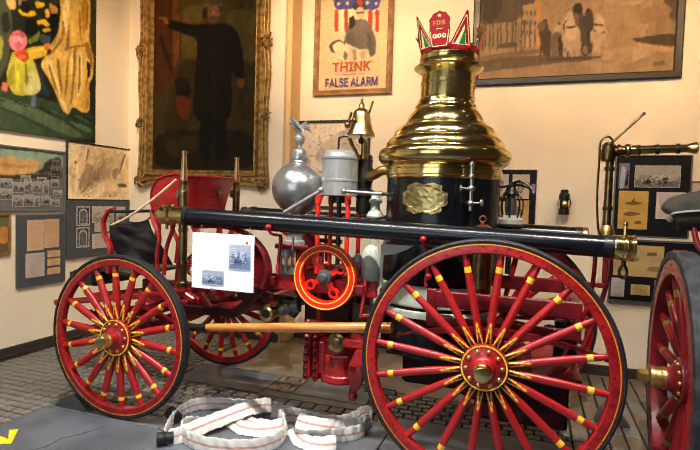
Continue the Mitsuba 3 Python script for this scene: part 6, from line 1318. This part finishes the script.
def ribbon(path, w, th, k=9):
    """path: (x, y, z of the middle, tilt in degrees: 0 stands on edge, 90 lies flat)."""
    p = spline(path, k)
    n = len(p)
    d = np.gradient(p[:, :2], axis=0)
    d /= np.linalg.norm(d, axis=1, keepdims=True) + 1e-9
    nrm = np.stack([-d[:, 1], d[:, 0], d[:, 0] * 0], -1)
    a = np.radians(p[:, 3])[:, None]
    up = np.cos(a) * np.array([0, 0, 1]) + np.sin(a) * nrm
    th_d = -np.sin(a) * np.array([0, 0, 1]) + np.cos(a) * nrm
    ss = np.array([-1, -.96, -.8, -.5, -.16, -.12, 0, .12, .16, .5, .8, .96, 1])
    prof = [(s, 1) for s in ss] + [(s, -1) for s in ss[::-1]]
    wr = 1 + .05 * np.sin(np.arange(n) * .9) + .04 * np.sin(np.arange(n) * 2.3 + 1)
    V, C = [], []
    for i in range(n):
        for s, q in prof:
            e = th / 2 * (1 - .8 * abs(s) ** 6) * (1 + .25 * math.sin(i * .8 + s * 2))
            V.append(p[i, :3] + up[i] * s * w / 2 * wr[i] + th_d[i] * (q * e + .0035 * math.sin(i * 1.9 + 2.2 * s) * (1 - .5 * math.sin(i * .37))))
            red = abs(s) < .14
            v = .93 + .07 * math.sin(i * 1.7 + 3 * s)
            C.append(np.array((.54, .29, .25) if red else (.66, .655, .63)) * v)
    m = len(prof)
    f = grid_faces(n, m, False, True)
    ms = outward(mesh(V, f))
    ms.vertices[:, 2] = np.maximum(ms.vertices[:, 2], .002)
    return ms, np.array(C)


H = .05
runs = [
    [(-2.17, -.14, .045, 5), (-2.24, -.02, .05, 0), (-2.31, .14, .052, -8), (-2.33, .30, .055, -10), (-2.26, .42, .06, -12), (-2.10, .49, .06, -25), (-1.95, .55, .055, -30), (-1.84, .59, .055, -20), (-1.79, .575, .06, 0)],
    [(-1.79, .575, .062, -10), (-1.80, .53, .082, -30), (-1.87, .42, .09, -42), (-1.95, .24, .082, -45), (-2.03, .06, .07, -40), (-2.10, -.07, .052, -20), (-2.15, -.13, .045, -8)],
    [(-2.0, .28, .03, 70), (-2.12, .18, .04, 40), (-2.17, .07, .05, 5), (-2.10, -.05, .052, 0), (-1.95, -.12, .052, 2), (-1.78, -.12, .052, 2), (-1.60, -.05, .052, 0), (-1.50, .08, .054, 0), (-1.50, .22, .058, 0), (-1.56, .33, .062, 5), (-1.64, .42, .062, 0)],
    [(-1.95, .30, .02, 78), (-1.80, .22, .03, 62), (-1.66, .25, .035, 50), (-1.56, .34, .05, 20), (-1.62, .43, .06, 0)],
    [(-1.64, .42, .06, 0), (-1.58, .50, .058, 0), (-1.45, .50, .055, -8), (-1.28, .50, .05, -10), (-1.16, .545, .05, -4), (-1.10, .62, .055, 0), (-1.06, .72, .06, 5), (-1.00, .74, .06, 5), (-.97, .66, .06, 0), (-1.0, .56, .058, -5), (-1.08, .47, .055, -15), (-1.2, .42, .055, -25), (-1.38, .40, .06, -35), (-1.50, .42, .06, -30)],
    [(-.99, .60, .04, 0), (-.97, .50, .045, 0), (-.99, .42, .05, 0), (-1.06, .36, .05, 0), (-1.18, .31, .045, 10), (-1.32, .28, .04, 30), (-1.45, .30, .035, 45)],
    [(-1.92, .42, .015, 82), (-1.82, .34, .02, 80), (-1.72, .36, .02, 80), (-1.62, .30, .02, 75), (-1.5, .16, .03, 50)],
    [(-1.50, .36, .02, 75), (-1.36, .22, .025, 65), (-1.20, .18, .035, 40), (-1.08, .22, .045, 15)],
]
for pth in runs:
    m, c = ribbon([(x - .015 + .02 * (x + 1.6) - .14 * max(0, x + 1.5), y - .055, z, a_) for x, y, z, a_ in pth], .108, .014)
    add(t + "__canvas_run", m, "m_canvas_hose", color=c, smooth=True)
add(t + "__coupling", lathe([(.036, 0), (.040, .004), (.040, .05), (.036, .055), (.036, .062), (.042, .066), (.042, .10), (.036, .104), (.026, .104), (.026, .09), (0, .09)], 28, (-2.155, -.16, .045), (-.75, -.66, .0)), "m_rubber", smooth=32, label="black hose coupling")
add(t + "__coupling", lathe([(.034, 0), (.038, .004), (.038, .06), (.046, .066), (.046, .10), (.036, .106), (.026, .106), (.026, .02), (0, .02)], 28, (-2.315, .09, .05), (-.9, .45, .05)), "m_rubber", smooth=32, label="black hose coupling")

# ------------------------------------------------------------------ the second vehicle at the right edge
E0 = E_
Wg = thing("hose_wagon", "second antique red wagon with tall grey-tyred wheel at the photo's right edge", "wagon")
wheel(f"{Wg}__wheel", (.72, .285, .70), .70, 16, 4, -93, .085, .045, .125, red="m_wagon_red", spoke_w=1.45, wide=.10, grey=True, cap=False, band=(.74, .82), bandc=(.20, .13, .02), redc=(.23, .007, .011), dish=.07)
ax = np.array([-math.cos(math.radians(3)), math.sin(math.radians(3)), 0.0])
hc = np.array([.72, .285, .70]) - ax * .062
add(Wg + "__hub_barrel", lathe([(.10, 0), (.090, .012), (.07, .03), (.060, .045), (.056, .055)], 40, hc + ax * .01, ax), "m_wagon_red")
add(Wg + "__hub_cap", cat(lathe([(.055, .05), (.062, .055), (.062, .075), (.057, .078), (.057, .105), (.062, .108), (.062, .13), (.054, .137), (.036, .14)], 40, hc + ax * .01, ax), lathe([(.036, .135), (.036, .185), (.030, .19), (0, .19)], 6, hc + ax * .01, ax)), "m_gold", smooth=25)
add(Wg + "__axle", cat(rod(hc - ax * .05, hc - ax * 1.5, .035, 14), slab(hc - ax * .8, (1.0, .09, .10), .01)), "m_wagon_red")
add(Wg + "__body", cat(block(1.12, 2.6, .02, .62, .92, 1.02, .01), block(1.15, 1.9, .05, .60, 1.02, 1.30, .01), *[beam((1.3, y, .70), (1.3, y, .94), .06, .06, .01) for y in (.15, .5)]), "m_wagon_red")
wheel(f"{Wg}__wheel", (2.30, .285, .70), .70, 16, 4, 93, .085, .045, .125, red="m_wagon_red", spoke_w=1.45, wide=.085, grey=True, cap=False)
cu = spline([(.775, .70, 1.585), (.80, .70, 1.60), (.90, .70, 1.615), (1.1, .70, 1.625), (1.5, .70, 1.63), (1.9, .70, 1.63)], 6)
add(Wg + "__cushion", tube(cu, np.interp(np.linspace(0, 1, len(cu)), [0, .1, .2, .45, 1], [.03, .065, .088, .112, .12]), 24, flat=1.1), "m_grey_canvas", label="grey canvas covered seat roll")
pv = [(p[0], p[1] - r_ * 1.02, p[2] + .006) for p, r_ in zip(cu, np.interp(np.linspace(0, 1, len(cu)), [0, .1, .2, .45, 1], [.033, .07, .096, .123, .132]))]
add(Wg + "__piping", cat(tube(pv, .007, 8), ball((.785, .70, 1.588), .042, (.6, 1.1, 1))), "m_clear_glass")
add(Wg + "__seat_iron", tube(spline([(.90, .66, 1.56), (.905, .64, 1.48), (.93, .62, 1.40), (1.0, .60, 1.33), (1.16, .56, 1.25)], 6), .016, 10), "m_wagon_red")
add(Wg + "__seat_iron", tube(spline([(1.6, .66, 1.56), (1.6, .64, 1.42), (1.6, .60, 1.25)], 6), .016, 10), "m_wagon_red")
